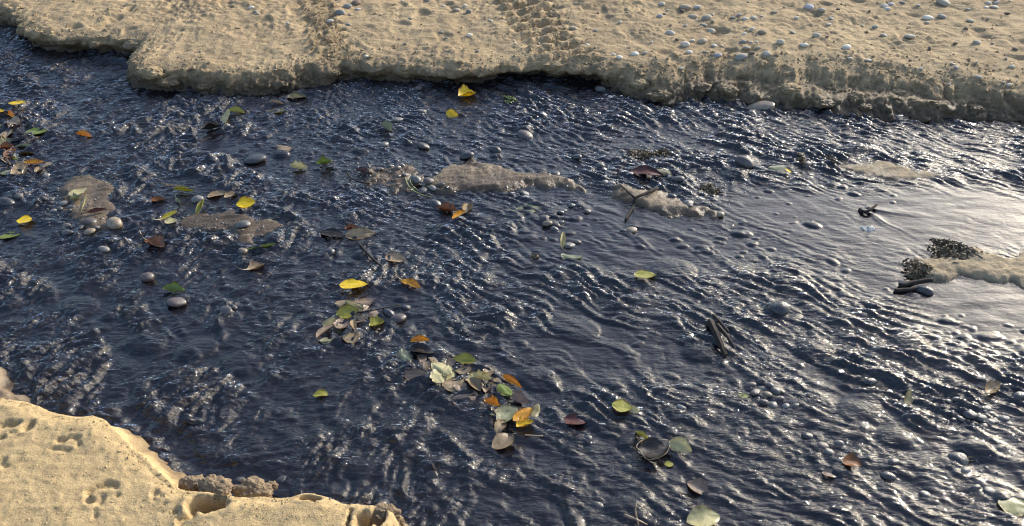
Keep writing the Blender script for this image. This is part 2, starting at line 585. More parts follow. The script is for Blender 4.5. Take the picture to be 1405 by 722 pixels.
def far_top(x, y):
    h, w, o, a, u = far_props(x, y)
    z = 0.010 * fbm(x, y, 0.55, 2, 3) + 0.0075 * fbm(x, y, 0.16, 3, 5) + 0.0036 * fbm(x, y, 0.05, 2, 9)
    lum = np.abs(perlin(x / 0.035, y / 0.035, 21)) + 0.6 * np.abs(perlin(x / 0.018, y / 0.018, 22))
    patch = sstep(-0.1, 0.35, fbm(x, y, 0.3, 2, 31))
    z = z + 0.0085 * (lum - 0.3) * patch + 0.0014 * fbm(x, y, 0.022, 2, 33)
    # scuffed, footmarked sand
    z = z - 0.012 * sstep(0.28, 0.55, perlin(x / 0.11, y / 0.09, 41)) * sstep(-0.2, 0.2, perlin(x / 0.5, y / 0.5, 43))
    for pts, hw, amp, freq, slant in TRACKS:
        d, _ = seg_dist(x, y, pts, closed=False)
        p0, p1 = pts[0], pts[-1]
        t = (p1 - p0) / np.linalg.norm(p1 - p0)
        along = (x - p0[0]) * t[0] + (y - p0[1]) * t[1]
        across = (x - p0[0]) * -t[1] + (y - p0[1]) * t[0]
        m = 1 - sstep(hw * 0.75, hw * 1.15, d + 0.015 * perlin(x / 0.05, y / 0.05, 55))
        ph = (along + slant * across + 0.010 * fbm(x, y, 0.12, 2, 57)) * freq
        saw = (ph - np.floor(ph))
        rid = sstep(0.0, 0.25, saw) * (1 - sstep(0.45, 0.95, saw))
        rid = rid * (0.8 + 0.4 * np.clip(0.5 + perlin(x / 0.045, y / 0.06, 59), 0, 1))
        z = z + m * (amp * (rid - 0.65) + 0.006 * np.abs(perlin(x / 0.022, y / 0.022, 61)))
    return z


def build_far_bank():
    b = resample(far_base[1:-1], 0.0065)
    ext_l = np.linspace(far_base[0], b[0], 18)[:-1]
    ext_r = np.linspace(b[-1], far_base[-1], 18)[1:]
    b = np.vstack([ext_l, b, ext_r])
    bs = np.stack([gsmooth(b[:, 0], 3), gsmooth(b[:, 1], 3)], 1)
    bs[:, 1] += 0.016 * fbm(bs[:, 0] * 1.0, bs[:, 1] * 1.0, 0.10, 4, 71, 0.6)
    bl = np.stack([gsmooth(b[:, 0], 26), gsmooth(b[:, 1], 26)], 1)
    tg = np.gradient(bl, axis=0)
    tg /= np.linalg.norm(tg, axis=1)[:, None] + 1e-9
    nrm = np.stack([-tg[:, 1], tg[:, 0]], 1)            # into the bank
    nrm[:, 1] = np.maximum(nrm[:, 1], 0.35)
    nrm /= np.linalg.norm(nrm, axis=1)[:, None]
    h, w, o, a, u = far_props(bs[:, 0], bs[:, 1])
    h, w, o, a = (gsmooth(t, 8) for t in (h, w, o, a))
    nface = 34
    rows = []
    x0, y0 = bs[:, 0], bs[:, 1]
    for j in range(nface):
        t = j / (nface - 1.0)
        z = -0.05 + (h + 0.05) * t
        tz = np.clip(z / h, 0, 1)
        d = w * tz ** 1.25 - o * sstep(0.12, 0.75, tz)
        # slumped terrace on the wide crumbling slopes
        terr = sstep(0.10, 0.22, w)
        z2 = z + terr * (0.012 * np.sin(tz * math.pi) - 0.018 * np.exp(-((tz - 0.62) / 0.16) ** 2))
        X = x0 + nrm[:, 0] * d
        Y = y0 + nrm[:, 1] * d
        nn = fbm3(X, Y, z * 1.6, 0.075, 2, 81) * 0.9 + 1.15 * (np.abs(fbm3(X, Y, z * 1.3, 0.030, 3, 85, 0.65)) - 0.3)
        f = a * np.sin(np.clip(t, 0, 1) * math.pi) ** 0.5
        X = X - nrm[:, 0] * nn * f
        Y = Y - nrm[:, 1] * nn * f
        rg = 0.020 * fbm3(X, Y, z * 1.4, 0.06, 3, 91, 0.6) * sstep(0.25, 0.9, t)
        rows.append(np.stack([X - nrm[:, 0] * rg, Y - nrm[:, 1] * rg, z2 + 0.45 * f * nn], 1))
    rim = rows[-1].copy()
    # top surface: from the rim towards the back
    dists = np.r_[np.arange(1, 190) * 0.0068, 1.29 + 0.05 * 1.22 ** np.arange(1, 32)]
    xs_s = gsmooth(bl[:, 0], 30)
    ymax = rim[:, 1]
    for k, dd in enumerate(dists):
        bl_f = min(1.0, dd / 0.35)
        X = rim[:, 0] * (1 - bl_f) + (xs_s + 0.0) * bl_f + nrm[:, 0] * dd * (1 - bl_f) * 0.6
        # rows relax to straight lines as they recede
        ybl = gsmooth(rim[:, 1], 4 + 46 * bl_f) if k % 4 == 0 or k < 20 else ybl
        Y = rim[:, 1] * (1 - bl_f) + ybl * bl_f + dd
        rise = sstep(0, 0.10, dd)
        z = h + 0.012 * sstep(0, 0.06, dd) + 0.018 * min(dd, 3.0) + far_top(X, Y) * (0.35 + 0.65 * rise) * (1.0 if dd < 1.4 else 0.6)
        z = z + 0.014 * math.exp(-dd / 0.07) * (np.abs(perlin(X / 0.034, Y / 0.028, 95)) + 0.5 * np.abs(perlin(X / 0.016, Y / 0.014, 96)) - 0.32) * sstep(-0.25, 0.25, perlin(X / 0.25, Y / 0.25, 97))
        rows.append(np.stack([X, Y, z], 1))
    V = np.concatenate(rows)
    nr, nc = len(rows), len(bs)
    # rim vertices follow the top noise so there is no hard seam
    V = V.reshape(nr, nc, 3)
    zt = far_top(V[nface - 1, :, 0], V[nface - 1, :, 1]) * 0.35
    for j in range(nface - 10, nface):
        V[j, :, 2] += zt * sstep(nface - 11, nface - 1, j)
    q = grid_quads(nr, nc)
    me = mesh_np("far_bank", V.reshape(-1, 3), q)
    o_ = link("sand_bank", me, M_FAR)
    tag(o_, "pebble-strewn sand bank with tyre tracks and a crumbling shaded edge", "sand bank", kind="structure")
    return o_, V.reshape(-1, 3), q, V[nface - 1]


far_obj, FV, FQ, FRIM = build_far_bank()
far_bvh = BVHTree.FromPolygons([tuple(v) for v in FV.tolist()], [tuple(q) for q in FQ.tolist()])

# ------------------------------------------------------------------ near bank with paw prints
NZ = 0.11
NEAR_PX = [(-300, 500), (-150, 524), (-60, 538), (0, 545), (35, 552), (62, 562), (90, 571), (108, 570), (124, 568), (138, 574), (150, 586),
           (168, 604), (186, 621), (205, 640), (222, 656), (238, 670), (255, 672), (300, 676), (318, 682), (350, 680), (378, 684), (392, 684),
           (408, 678), (428, 676), (446, 680), (462, 688), (476, 692), (490, 690), (520, 692), (533, 700), (542, 715), (548, 735)]
near_rim = np.vstack([[[-6.0, 2.2]], pxs(NEAR_PX, NZ), [[-0.16, 0.80], [0.05, 0.70], [0.8, 0.55], [2.5, 0.45], [7.0, 0.2]]])

# paw prints: list of (u, v, ru_px, rv_px, depth)
DENTS = [(8, 583, 10, 6, .014), (20, 581, 9, 6, .015), (39, 584, 7, 8, .017), (31, 590, 5, 4, .008), (2, 600, 5, 4, .012), (19, 594, 6, 3, .006),
         (3, 632, 5, 6, .010), (6, 639, 5, 4, .010),
         (84, 603, 8, 4, .014), (93, 600, 6, 4, .010), (103, 599, 7, 4, .010), (107, 607, 4, 4, .012), (74, 614, 9, 3, .009), (89, 616, 9, 4, .008),
         (122, 675, 6, 7, .018), (132, 668, 6, 5, .014), (145, 664, 10, 6, .013), (157, 665, 6, 5, .014), (122, 686, 8, 5, .014), (137, 685, 6, 8, .010),
         (160, 677, 4, 3, .007), (130, 706, 4, 4, .008), (130, 698, 3, 2, .005), (148, 686, 3, 2, .004),
         (212, 674, 6, 6, .012), (220, 678, 4, 3, .010), (212, 684, 7, 3, .008), (225, 690, 4, 3, .006),
         (270, 690, 14, 11, .040), (286, 690, 25, 13, .075), (292, 684, 18, 9, .045), (262, 703, 9, 9, .026), (248, 712, 7, 8, .018), (240, 700, 6, 5, .010),
         (420, 682, 12, 5, .030), (432, 683, 9, 4, .025),
         (500, 716, 12, 14, .040), (518, 708, 12, 14, .040), (479, 712, 2, 16, .030)]
DENT_W = []
for (u, v, ru, rv, dp) in DENTS:
    c = px(u, v, NZ)
    rx = np.linalg.norm(px(u + ru, v, NZ) - c)
    ry = np.linalg.norm(px(u, v + rv, NZ) - c)
    DENT_W.append((c[0], c[1], rx, ry, dp * (0.6 if dp < 0.02 else 1.0)))


def near_top(x, y):
    z = 0.006 * fbm(x, y, 0.5, 2, 103) + 0.0026 * fbm(x, y, 0.11, 2, 105)
    z = z + 0.0016 * sstep(0.25, 0.6, np.abs(perlin(x / 0.02, y / 0.02, 107))) + 0.0007 * fbm(x, y, 0.03, 2, 108)
    for cx, cy, rx, ry, dp in DENT_W:
        sel = (np.abs(x - cx) < 3 * rx) & (np.abs(y - cy) < 3 * ry)
        if not sel.any():
            continue
        xs, ys = x[sel], y[sel]
        wob = 0.22 * perlin(xs / 0.012, ys / 0.012, 111)
        r = np.sqrt(((xs - cx) / rx) ** 2 + ((ys - cy) / ry) ** 2) + wob
        z[sel] = np.maximum(z[sel] - dp * (1 - sstep(0.62, 1.08, r)), -0.075) + 0.13 * min(dp, 0.02) * np.exp(-((r - 1.35) / 0.28) ** 2)
    return z


def build_near_bank():
    b = resample(near_rim[1:-3], 0.0048)
    b = np.vstack([np.linspace(near_rim[0], b[0], 24)[:-1], b, resample(np.vstack([b[-1:], near_rim[-3:]]), 0.06)[1:]])
    bs = np.stack([gsmooth(b[:, 0], 2.0), gsmooth(b[:, 1], 2.0)], 1)
    bs[:, 1] += 0.004 * fbm(bs[:, 0], bs[:, 1], 0.05, 3, 121)
    bl = np.stack([gsmooth(b[:, 0], 22), gsmooth(b[:, 1], 22)], 1)
    tg = np.gradient(bl, axis=0)
    tg /= np.linalg.norm(tg, axis=1)[:, None] + 1e-9
    nrm = np.stack([-tg[:, 1], tg[:, 0]], 1)          # towards the water
    nface = 26
    rows = []
    u = np.linspace(0, 1, len(bs))
    low = sstep(-1.75, -1.35, -0.0 - bs[:, 0] - 0.0) * 0
    for j in range(nface):
        t = j / (nface - 1.0)                          # 0 = foot, 1 = rim
        z = -0.05 + (NZ - 0.010 + 0.05) * t
        tz = np.clip(z / NZ, 0, 1)
        d = 0.055 * (1 - tz) ** 1.3 + 0.004 + 0 * u
        X = bs[:, 0] + nrm[:, 0] * d
        Y = bs[:, 1] + nrm[:, 1] * d
        nn = fbm3(X, Y, z + 0 * X, 0.05, 3, 131)
        f = 0.011 * math.sin(t * math.pi) ** 0.6
        rows.append(np.stack([X + nrm[:, 0] * nn * f, Y + nrm[:, 1] * nn * f, z + 0 * X + 0.3 * f * nn], 1))
    # rounded lip
    rim = np.stack([bs[:, 0], bs[:, 1]], 1)
    dists = np.r_[np.arange(0, 170) * 0.0046, 0.79 + 0.05 * 1.25 ** np.arange(1, 26)]
    for k, dd in enumerate(dists):
        X = rim[:, 0] - 0.42 * dd
        Y = rim[:, 1] - 0.91 * dd
        z = NZ - 0.010 * (1 - sstep(-0.012, 0.030, dd)) + near_top(X, Y)
        rows.append(np.stack([X, Y, z], 1))
    V = np.concatenate(rows)
    nr, nc = len(rows), len(bs)
    q = grid_quads(nr, nc, flip=True)
    q = q[:, ::-1]
    me = mesh_np("near_bank", V, q[:, ::-1])
    o_ = link("sand_bank", me, M_NEAR)
    tag(o_, "smooth golden sand bank marked with paw prints beside the dark stream", "sand bank", kind="structure")
    return o_, V, q


near_obj, NV, NQ = build_near_bank()
near_bvh = BVHTree.FromPolygons([tuple(v) for v in NV.tolist()], [tuple(q) for q in NQ.tolist()])

# ------------------------------------------------------------------ sand bars in the stream
# (outline px, height above water, roughness, ripple, label)
BARS = [
    ([(566, 263), (588, 240), (612, 228), (645, 220), (690, 230), (735, 236), (768, 240), (800, 250), (822, 263), (790, 262), (760, 257), (720, 262), (670, 265), (610, 265)],
     0.0120, 0.0028, 0.0035, "long tan sandbar ridge with grooves, lying between pebbles in the stream"),
    ([(478, 238), (505, 225), (560, 222), (592, 236), (580, 262), (540, 266), (500, 256)],
     0.006, 0.008, 0.002, "low gravelly mud shelf joined to the left end of the long ridge"),
    ([(834, 256), (842, 248), (860, 252), (876, 262), (905, 262), (930, 272), (965, 284), (1004, 296), (985, 303), (935, 299), (890, 293), (858, 281), (840, 270)],
     0.0140, 0.0025, 0.0035, "tapering tan sandbar with a dark twig lying across it"),
    ([(234, 306), (252, 292), (285, 286), (330, 289), (375, 296), (394, 306), (386, 322), (364, 333), (345, 342), (322, 334), (300, 322), (262, 320), (238, 316)],
     0.0065, 0.0015, 0.0045, "rippled wet brown sandbar with a bright yellow leaf at its top"),
    ([(72, 262), (84, 240), (118, 236), (150, 244), (164, 258), (160, 284), (164, 312), (140, 326), (112, 318), (84, 296)],
     0.0065, 0.0025, 0.003, "small wet brown sandbar scattered with pebbles and pale leaves"),
    ([(1238, 378), (1250, 362), (1274, 352), (1284, 340), (1280, 326), (1300, 326), (1330, 333), (1358, 341), (1362, 352), (1385, 350), (1420, 342), (1520, 350), (1520, 420), (1412, 402), (1396, 394), (1384, 386), (1366, 390), (1340, 388), (1300, 386), (1262, 388)],
     0.014, 0.004, 0.003, "pale sand spit with a dark weedy tip reaching into the smooth pool"),
    ([(1140, 230), (1160, 219), (1195, 217), (1235, 224), (1275, 234), (1310, 243), (1285, 251), (1235, 251), (1190, 248), (1155, 240)],
     0.0065, 0.001, 0.004, "flat shining wet sandbar just breaking the water surface"),
    ([(196, 254), (215, 244), (250, 246), (276, 254), (262, 264), (215, 264)],
     0.001, 0.003, 0.001, "faint submerged brown sand patch near a green folded leaf"),
    ([(-60, 500), (-20, 508), (8, 516), (26, 534), (40, 552), (30, 580), (-60, 580)],
     0.030, 0.005, 0.001, "wet low sand ledge at the foot of the paw-printed bank"),
]
BAR_W = [(pxs(p, 0.0), h, r, rp, lab) for p, h, r, rp, lab in BARS]


def bar_height(i, x, y):
    pts, h, rgh, rip, _ = BAR_W[i]
    wx = x + 0.026 * fbm(x, y, 0.09, 4, 140 + i)
    wy = y + 0.026 * fbm(x, y, 0.09, 4, 160 + i)
    d, ins = seg_dist(wx, wy, pts)
    sd = np.where(ins, d, -d)
    z = -0.035 + (0.035 + h) * sstep(-0.050, 0.045, sd)
    n = fbm(x, y, 0.09, 4, 180 + i, 0.6) + 0.9 * (np.abs(perlin(x / 0.03, y / 0.02, 190 + i)) - 0.25)
    ca = math.cos(R(-14)), math.sin(R(-14))
    al = x * ca[0] - y * ca[1]
    ac = x * ca[1] + y * ca[0]
    ripn = np.abs(perlin(al / 0.11, ac / 0.022, 200 + i)) - 0.25
    top = sstep(-0.02, 0.02, sd)
    z = z + top * (rgh * n + rip * 1.6 * ripn)
    return z, sd


def build_bars():
    for i, (pts, h, rgh, rip, lab) in enumerate(BAR_W):
        lo, hi = pts.min(0) - 0.07, pts.max(0) + 0.07
        st = 0.0055
        xs = np.arange(lo[0], hi[0], st)
        ys = np.arange(lo[1], hi[1], st)
        X, Y = np.meshgrid(xs, ys)
        Z, sd = bar_height(i, X, Y)
        keep = sd > -0.055
        m = keep[:-1, :-1] & keep[1:, :-1] & keep[:-1, 1:] & keep[1:, 1:]
        v, q, _ = compact(np.stack([X, Y, Z], -1).reshape(-1, 3), grid_quads(len(ys), len(xs), m))
        o_ = link("sandbar", mesh_np("sandbar", v, q), M_BAR)
        if i in (5, 6):
            o_.data.materials[0] = M_SPIT
        tag(o_, lab, "sandbar", kind="structure")


build_bars()


def bed_z(x, y):
    return -0.045 + 0.012 * fbm(x, y, 0.4, 3, 211)


def build_bed():
    xs = np.r_[-60, -30, -15, -8, -5, np.arange(-3.4, 3.4, 0.03), 5, 8, 15, 30, 60]
    ys = np.r_[-3, -1, 0, np.arange(0.5, 5.0, 0.03), 6, 9, 15]
    X, Y = np.meshgrid(xs, ys)
    Z = bed_z(X, Y)
    o_ = link("stream_bed", mesh_np("stream_bed", np.stack([X, Y, Z], -1).reshape(-1, 3), grid_quads(len(ys), len(xs))), bed_material())
    tag(o_, "dark silty stream bed under the shallow water", "stream bed", kind="structure")
    g = link("ground", mesh_np("ground", np.array([[-150, -150, -.12], [150, -150, -.12], [150, 150, -.12], [-150, 150, -.12]]), np.array([[0, 1, 2, 3]])), M_FAR)
    tag(g, "wide sandy beach ground reaching to the horizon", "ground", kind="structure")


build_bed()

# ------------------------------------------------------------------ water
# calm spots (u, v, ru, rv, amount)
CALM = [(1320, 300, 210, 56, .96), (1370, 425, 130, 60, .96), (1130, 305, 190, 60, .86), (860, 325, 190, 56, .78), (1220, 370, 150, 44, .75), (1250, 190, 160, 18, .35), (700, 290, 70, 24, .6),
        (820, 470, 110, 60, .40), (420, 660, 140, 22, .4), (1370, 640, 60, 70, .5), (880, 205, 60, 20, .4), (760, 230, 60, 15, .4),
        (1320, 500, 60, 30, .3)]
CALM_W = []
for (u, v, ru, rv, am) in CALM:
    c = px(u, v)
    CALM_W.append((c[0], c[1], np.linalg.norm(px(u + ru, v) - c), np.linalg.norm(px(u, v + rv) - c), am))

# humps where the thin water runs over hidden pebbles (clusters: u, v, ru, rv, count)
HUMPC = [(420, 235, 130, 40, 130), (590, 180, 150, 40, 170), (900, 190, 170, 40, 150), (470, 330, 90, 50, 90), (330, 420, 140, 60, 110),
         (640, 460, 70, 60, 110), (560, 430, 60, 30, 40), (760, 300, 80, 30, 50), (1010, 330, 120, 40, 90), (1080, 430, 150, 60, 140), (960, 540, 120, 60, 110),
         (1060, 560, 60, 50, 90), (1340, 600, 80, 80, 110), (1150, 640, 120, 60, 90), (800, 640, 150, 60, 110), (460, 570, 170, 80, 120), (150, 420, 140, 80, 110),
         (80, 290, 70, 50, 70), (250, 180, 90, 40, 50), (1180, 470, 120, 40, 90), (1330, 480, 90, 50, 70), (1100, 240, 120, 40, 100)]
HUMPS = []
for (u, v, ru, rv, n) in HUMPC:
    for k in range(int(n * 0.8)):
        uu, vv = u + rng.normal() * ru * 0.6, v + rng.normal() * rv * 0.6
        c = px(uu, max(vv, 120))
        r = float(np.clip(rng.lognormal(math.log(0.0095), 0.45), 0.005, 0.03))
        HUMPS.append((c[0], c[1], r, r * rng.uniform(0.4, 0.75), rng.uniform(-0.5, 0.5)))
# larger dark stones whose backs bulge the water (u, v, radius m, height m)
BIG = [(310, 440, .040, .016), (243, 412, .030, .016), (205, 380, .020, .012), (1070, 425, .035, .014), (1085, 432, .030, .012), (1120, 480, .045, .012), (925, 370, .06, .008),
       (960, 485, .04, .008), (350, 216, .035, .013), (385, 212, .03, .012), (720, 180, .03, .014), (680, 215, .02, .010), (600, 640, .03, .008), (1020, 222, .05, .014), (1010, 240, .04, .012),
       (1250, 470, .04, .01), (560, 590, .06, .008), (500, 640, .05, .007), (330, 500, .05, .008), (200, 470, .05, .01), (270, 480, .05, .01), (860, 700, .04, .01), (1340, 620, .04, .012), (110, 420, .05, .01),
       (80, 500, .05, .008), (740, 520, .05, .006), (1230, 600, .04, .010), (1180, 560, .05, .008), (10, 280, .035, .014), (790, 450, .06, .006)]
for (u, v, r, hh) in BIG:
    c = px(u, v)
    HUMPS.append((c[0], c[1], r, -hh, rng.uniform(-0.5, 0.5)))

WX0, WX1, WY0, WY1, WST = -2.9, 2.9, 0.66, 4.1, 0.0039
wxs = np.arange(WX0, WX1, WST)
wys = np.arange(WY0, WY1, WST)
WXG, WYG = np.meshgrid(wxs, wys)


def water_field(x, y):
    w1, w2 = fbm(x, y, 0.30, 3, 301), fbm(x, y, 0.30, 3, 305)
    qx = x + 0.038 * w1 + 0.008 * perlin(x / 0.07, y / 0.05, 303)
    qy = y + 0.032 * w2 + 0.008 * perlin(x / 0.07, y / 0.05, 307)

    def dirn(deg, lx, ly, seed):
        c, s = math.cos(R(deg)), math.sin(R(deg))
        return perlin((qx * c + qy * s) / (0.70 * lx), (-qx * s + qy * c) / (0.70 * ly), seed)

    def bil(deg, lx, ly, seed):
        return np.abs(dirn(deg, lx, ly, seed))
    A = 0.0150 * bil(56, 0.15, 0.055, 311) + 0.0080 * bil(34, 0.075, 0.026, 313) + 0.0040 * bil(6, 0.055, 0.0135, 315) + 0.0012 * dirn(0, 0.05, 0.008, 317)     # "/" creases
    B = 0.0130 * bil(-40, 0.17, 0.050, 321) + 0.0066 * bil(-22, 0.085, 0.025, 323) + 0.0042 * bil(2, 0.058, 0.0135, 325) + 0.0012 * dirn(-6, 0.05, 0.008, 327)   # crossing the other way
    C = 0.0040 * bil(24, 0.22, 0.050, 331) + 0.0115 * bil(-40, 0.24, 0.046, 337) + 0.0062 * bil(-26, 0.12, 0.024, 333) + 0.0040 * bil(-8, 0.066, 0.0135, 335) + 0.0012 * dirn(4, 0.06, 0.008, 339)
    n = 0.35 * fbm(x, y, 0.7, 2, 341)
    wA = sstep(0.15, -0.75, x + n) if False else 1 - sstep(-0.75, 0.15, x + n + 0.35 * (y - 1.6))
    wC = sstep(0.25, 0.9, x + n - 0.25 * (y - 2.0))
    wB = np.clip(1 - wA - wC, 0, 1)
    h = wA * A + wB * B + wC * C
    calm = np.zeros_like(x)
    for cx, cy, rx, ry, am in CALM_W:
        r = np.sqrt(((x - cx) / rx) ** 2 + ((y - cy) / ry) ** 2) + 0.25 * n
        calm = np.maximum(calm, am * (1 - sstep(0.55, 1.25, r)))
    rif = 1 - calm
    amp = 0.70 + 0.80 * sstep(-0.35, 0.45, fbm(x, y, 0.33, 3, 361))
    fa, fc_ = x * 0.78 - y * 0.62, x * 0.62 + y * 0.78           # along / across the current
    tongue = sstep(0.10, 0.42, perlin((fa + 0.05 * w1) / 0.50, (fc_ + 0.05 * w2) / 0.10, 365))
    amp = amp * (1 - 0.5 * tongue)
    rif = rif * np.clip(amp, 0.3, 1.0)
    h = (1.18 * amp * h - 0.0058) * (1 - calm) + calm * 0.0017 * perlin(qx / 0.12, qy / 0.04, 351)
    return h, rif


WZ, WRIF = water_field(WXG, WYG)
for (cx, cy, r, ry, an) in HUMPS:
    if ry < 0:
        hh, ry = -ry, r * 0.75
    else:
        hh = 0.42 * ry
    R_ = 2.0 * r
    i0, i1 = int((cx - R_ - WX0) / WST), int((cx + R_ - WX0) / WST) + 2
    j0, j1 = int((cy - R_ - WY0) / WST), int((cy + R_ - WY0) / WST) + 2
    i0, j0 = max(i0, 0), max(j0, 0)
    if i1 <= i0 or j1 <= j0 or i0 >= len(wxs) or j0 >= len(wys):
        continue
    sx, sy = WXG[j0:j1, i0:i1] - cx, WYG[j0:j1, i0:i1] - cy
    c, s = math.cos(an), math.sin(an)
    q = np.sqrt(((sx * c + sy * s) / r) ** 2 + ((-sx * s + sy * c) / ry) ** 2)
    dome = np.sqrt(np.clip(1 - (q / 1.1) ** 2, 0, 1))
    WZ[j0:j1, i0:i1] = np.maximum(WZ[j0:j1, i0:i1], WZ[j0:j1, i0:i1] * 0.5 + hh * dome * np.where(q < 1.1, 1, 0) - 0.0004)
    WZ[j0:j1, i0:i1] -= 0.12 * hh * np.exp(-((q - 1.45) / 0.3) ** 2)


# wakes trailing downstream from stones that break the surface
FLOW = np.array([0.78, -0.62])
for (u, v, r) in [(598, 648, .03), (243, 414, .03), (311, 430, .04), (203, 380, .02), (546, 434, .025), (1070, 426, .03), (992, 462, .03), (866, 314, .02), (597, 277, .02), (581, 199, .02),
                  (720, 182, .025), (1020, 222, .035), (792, 216, .015), (755, 512, .015), (935, 557, .015), (895, 622, .03), (934, 616, .02), (885, 381, .02), (486, 396, .03), (158, 306, .03),
                  (10, 277, .025), (144, 343, .02), (335, 346, .02), (338, 285, .02), (1190, 288, .012), (1194, 523, .02), (1244, 550, .012), (1316, 625, .035), (1218, 650, .025), (1390, 694, .03),
                  (960, 690, .03), (700, 590, .03), (641, 134, .02), (324, 156, .02), (407, 136, .02), (545, 163, .02), (578, 151, .02), (678, 203, .02), (787, 580, .02), (1168, 637, .02), (50, 182, .02), (35, 307, .018), (1045, 545, .05), (1340, 570, .05)]:
    c0 = px(u, v)
    i0, i1 = np.searchsorted(wxs, c0[0] - 0.12), np.searchsorted(wxs, c0[0] + 0.34)
    j0, j1 = np.searchsorted(wys, c0[1] - 0.32), np.searchsorted(wys, c0[1] + 0.12)
    if i1 <= i0 or j1 <= j0:
        continue
    sx, sy = WXG[j0:j1, i0:i1] - c0[0], WYG[j0:j1, i0:i1] - c0[1]
    wob = 0.008 * perlin(WXG[j0:j1, i0:i1] / 0.05, WYG[j0:j1, i0:i1] / 0.05, 371)
    al = sx * FLOW[0] + sy * FLOW[1]
    ac = np.abs(-sx * FLOW[1] + sy * FLOW[0] + wob)
    on = sstep(-r * 1.2, r * 0.4, al) * np.exp(-np.maximum(al, 0) / (2.6 * r + 0.03))
    arm = np.exp(-((ac - r * 0.9 - 0.30 * np.maximum(al, 0)) / (0.005 + 0.15 * r)) ** 2)
    arm2 = np.exp(-((ac - r * 1.5 - 0.42 * np.maximum(al, 0)) / (0.004 + 0.1 * r)) ** 2)
    lee = sstep(0, r, al) * np.exp(-np.maximum(al, 0) / (4 * r)) * np.exp(-(ac / (r * 1.1)) ** 2)
    WZ[j0:j1, i0:i1] = WZ[j0:j1, i0:i1] * (1 - 0.75 * lee) + on * (0.0042 * arm + 0.0022 * arm2) - 0.0025 * lee
    WRIF[j0:j1, i0:i1] *= 1 - 0.6 * lee


def water_z(x, y):
    i = int(round((x - WX0) / WST))
    j = int(round((y - WY0) / WST))
    if 0 <= i < len(wxs) and 0 <= j < len(wys):
        return float(WZ[j, i])
    return 0.0


def build_water():
    dep = WZ - bed_z(WXG, WYG)
    for i in range(len(BAR_W)):
        pts = BAR_W[i][0]
        lo, hi = pts.min(0) - 0.08, pts.max(0) + 0.08
        i0, i1 = np.searchsorted(wxs, lo[0]), np.searchsorted(wxs, hi[0])
        j0, j1 = np.searchsorted(wys, lo[1]), np.searchsorted(wys, hi[1])
        if i1 <= i0 or j1 <= j0:
            continue
        bz, sd = bar_height(i, WXG[j0:j1, i0:i1], WYG[j0:j1, i0:i1])
        f = sstep(-0.02, 0.04, sd)
        WZ[j0:j1, i0:i1] = WZ[j0:j1, i0:i1] * (1 - 0.75 * f)
        dep[j0:j1, i0:i1] = np.minimum(dep[j0:j1, i0:i1], np.maximum(WZ[j0:j1, i0:i1] - bz, 0.0))
    # leave out what lies far under the banks or far beyond a stroll of the camera
    d_far = np.interp(WXG[0], np.sort(FRIM[:, 0]), FRIM[np.argsort(FRIM[:, 0]), 1])[None, :] + 0.28 - WYG
    keep = d_far > 0
    keep &= np.abs(WXG) < 0.62 * WYG + 1.15
    m = keep[:-1, :-1] & keep[1:, :-1] & keep[:-1, 1:] & keep[1:, 1:]
    v, q, used = compact(np.stack([WXG, WYG, WZ], -1).reshape(-1, 3), grid_quads(len(wys), len(wxs), m))
    me = mesh_np("water", v, q)
    at = me.attributes.new("depth", 'FLOAT', 'POINT')
    at.data.foreach_set("value", dep.reshape(-1)[used].astype(np.float32))
    at = me.attributes.new("riffle", 'FLOAT', 'POINT')
    at.data.foreach_set("value", (0.12 + 0.88 * WRIF).reshape(-1)[used].astype(np.float32))
    o_ = link("water", me, water_material())
    tag(o_, "dark rippling shallow stream water between two sand banks", "water", kind="structure")


# ------------------------------------------------------------------ stones
def pebble_mesh(seed, flat=0.6, wide=0.75, sub=3, rough=0.12, angular=0.0):
    import bmesh
    bm = bmesh.new()
    bmesh.ops.create_icosphere(bm, subdivisions=sub, radius=1.0)
    v = np.array([t.co[:] for t in bm.verts])
    f = np.array([[t.index for t in fc.verts] for fc in bm.faces])
    bm.free()
    n = fbm3(v[:, 0] + seed * 7.1, v[:, 1], v[:, 2], 1.3, 3, seed)
    v = v * (1 + rough * n)[:, None]
    if angular:
        r2 = np.random.default_rng(seed)
        for _ in range(5):
            d = r2.normal(size=3)
            d /= np.linalg.norm(d)
            t = v @ d
            lim = r2.uniform(0.55, 0.85)
            over = np.maximum(t - lim, 0)
            v = v - angular * over[:, None] * d[None]
    v[:, 0] *= 1.0
    v[:, 1] *= wide
    v[:, 2] *= flat
    return mesh_np("pebble", v, f)


PEB = [pebble_mesh(s, random.uniform(0.45, 0.75), random.uniform(0.6, 0.9), 3, 0.16, 0.6 if s % 3 == 0 else 0.0) for s in range(14)]
PEB_MAT = {}


def pebble_data(i, colr):
    k = (i, colr)
    if k not in PEB_MAT:
        me = PEB[i].copy()
        me.materials.append(STONE[colr])
        PEB_MAT[k] = me
    return PEB_MAT[k]


def ray_hit(bvh, u, v):
    d = Vector(ray(u, v)).normalized()
    r = bvh.ray_cast(Vector((0, 0, CAM_H)), d)
    return r[0], r[1]


def put_pebble(p, half, yaw, colr, label, group, sink=0.25, name="pebble", mesh_i=None, scale=(1, 1, 1), tilt=0.25):
    i = random.randrange(len(PEB)) if mesh_i is None else mesh_i
    o = bpy.data.objects.new(name, pebble_data(i, colr))
    COL.objects.link(o)
    o.scale = (half * scale[0], half * scale[1], half * scale[2])
    o.rotation_euler = (random.uniform(-tilt, tilt), random.uniform(-tilt, tilt), yaw)
    o.location = (p[0], p[1], p[2] + half * scale[2] * 0.6 * (1 - 2 * sink))
    tag(o, label, "pebble" if name == "pebble" else "stone", group)
    return o


def m_per_px(p):
    return (p[1] * CP + (CAM_H - p[2]) * SP) / FPX


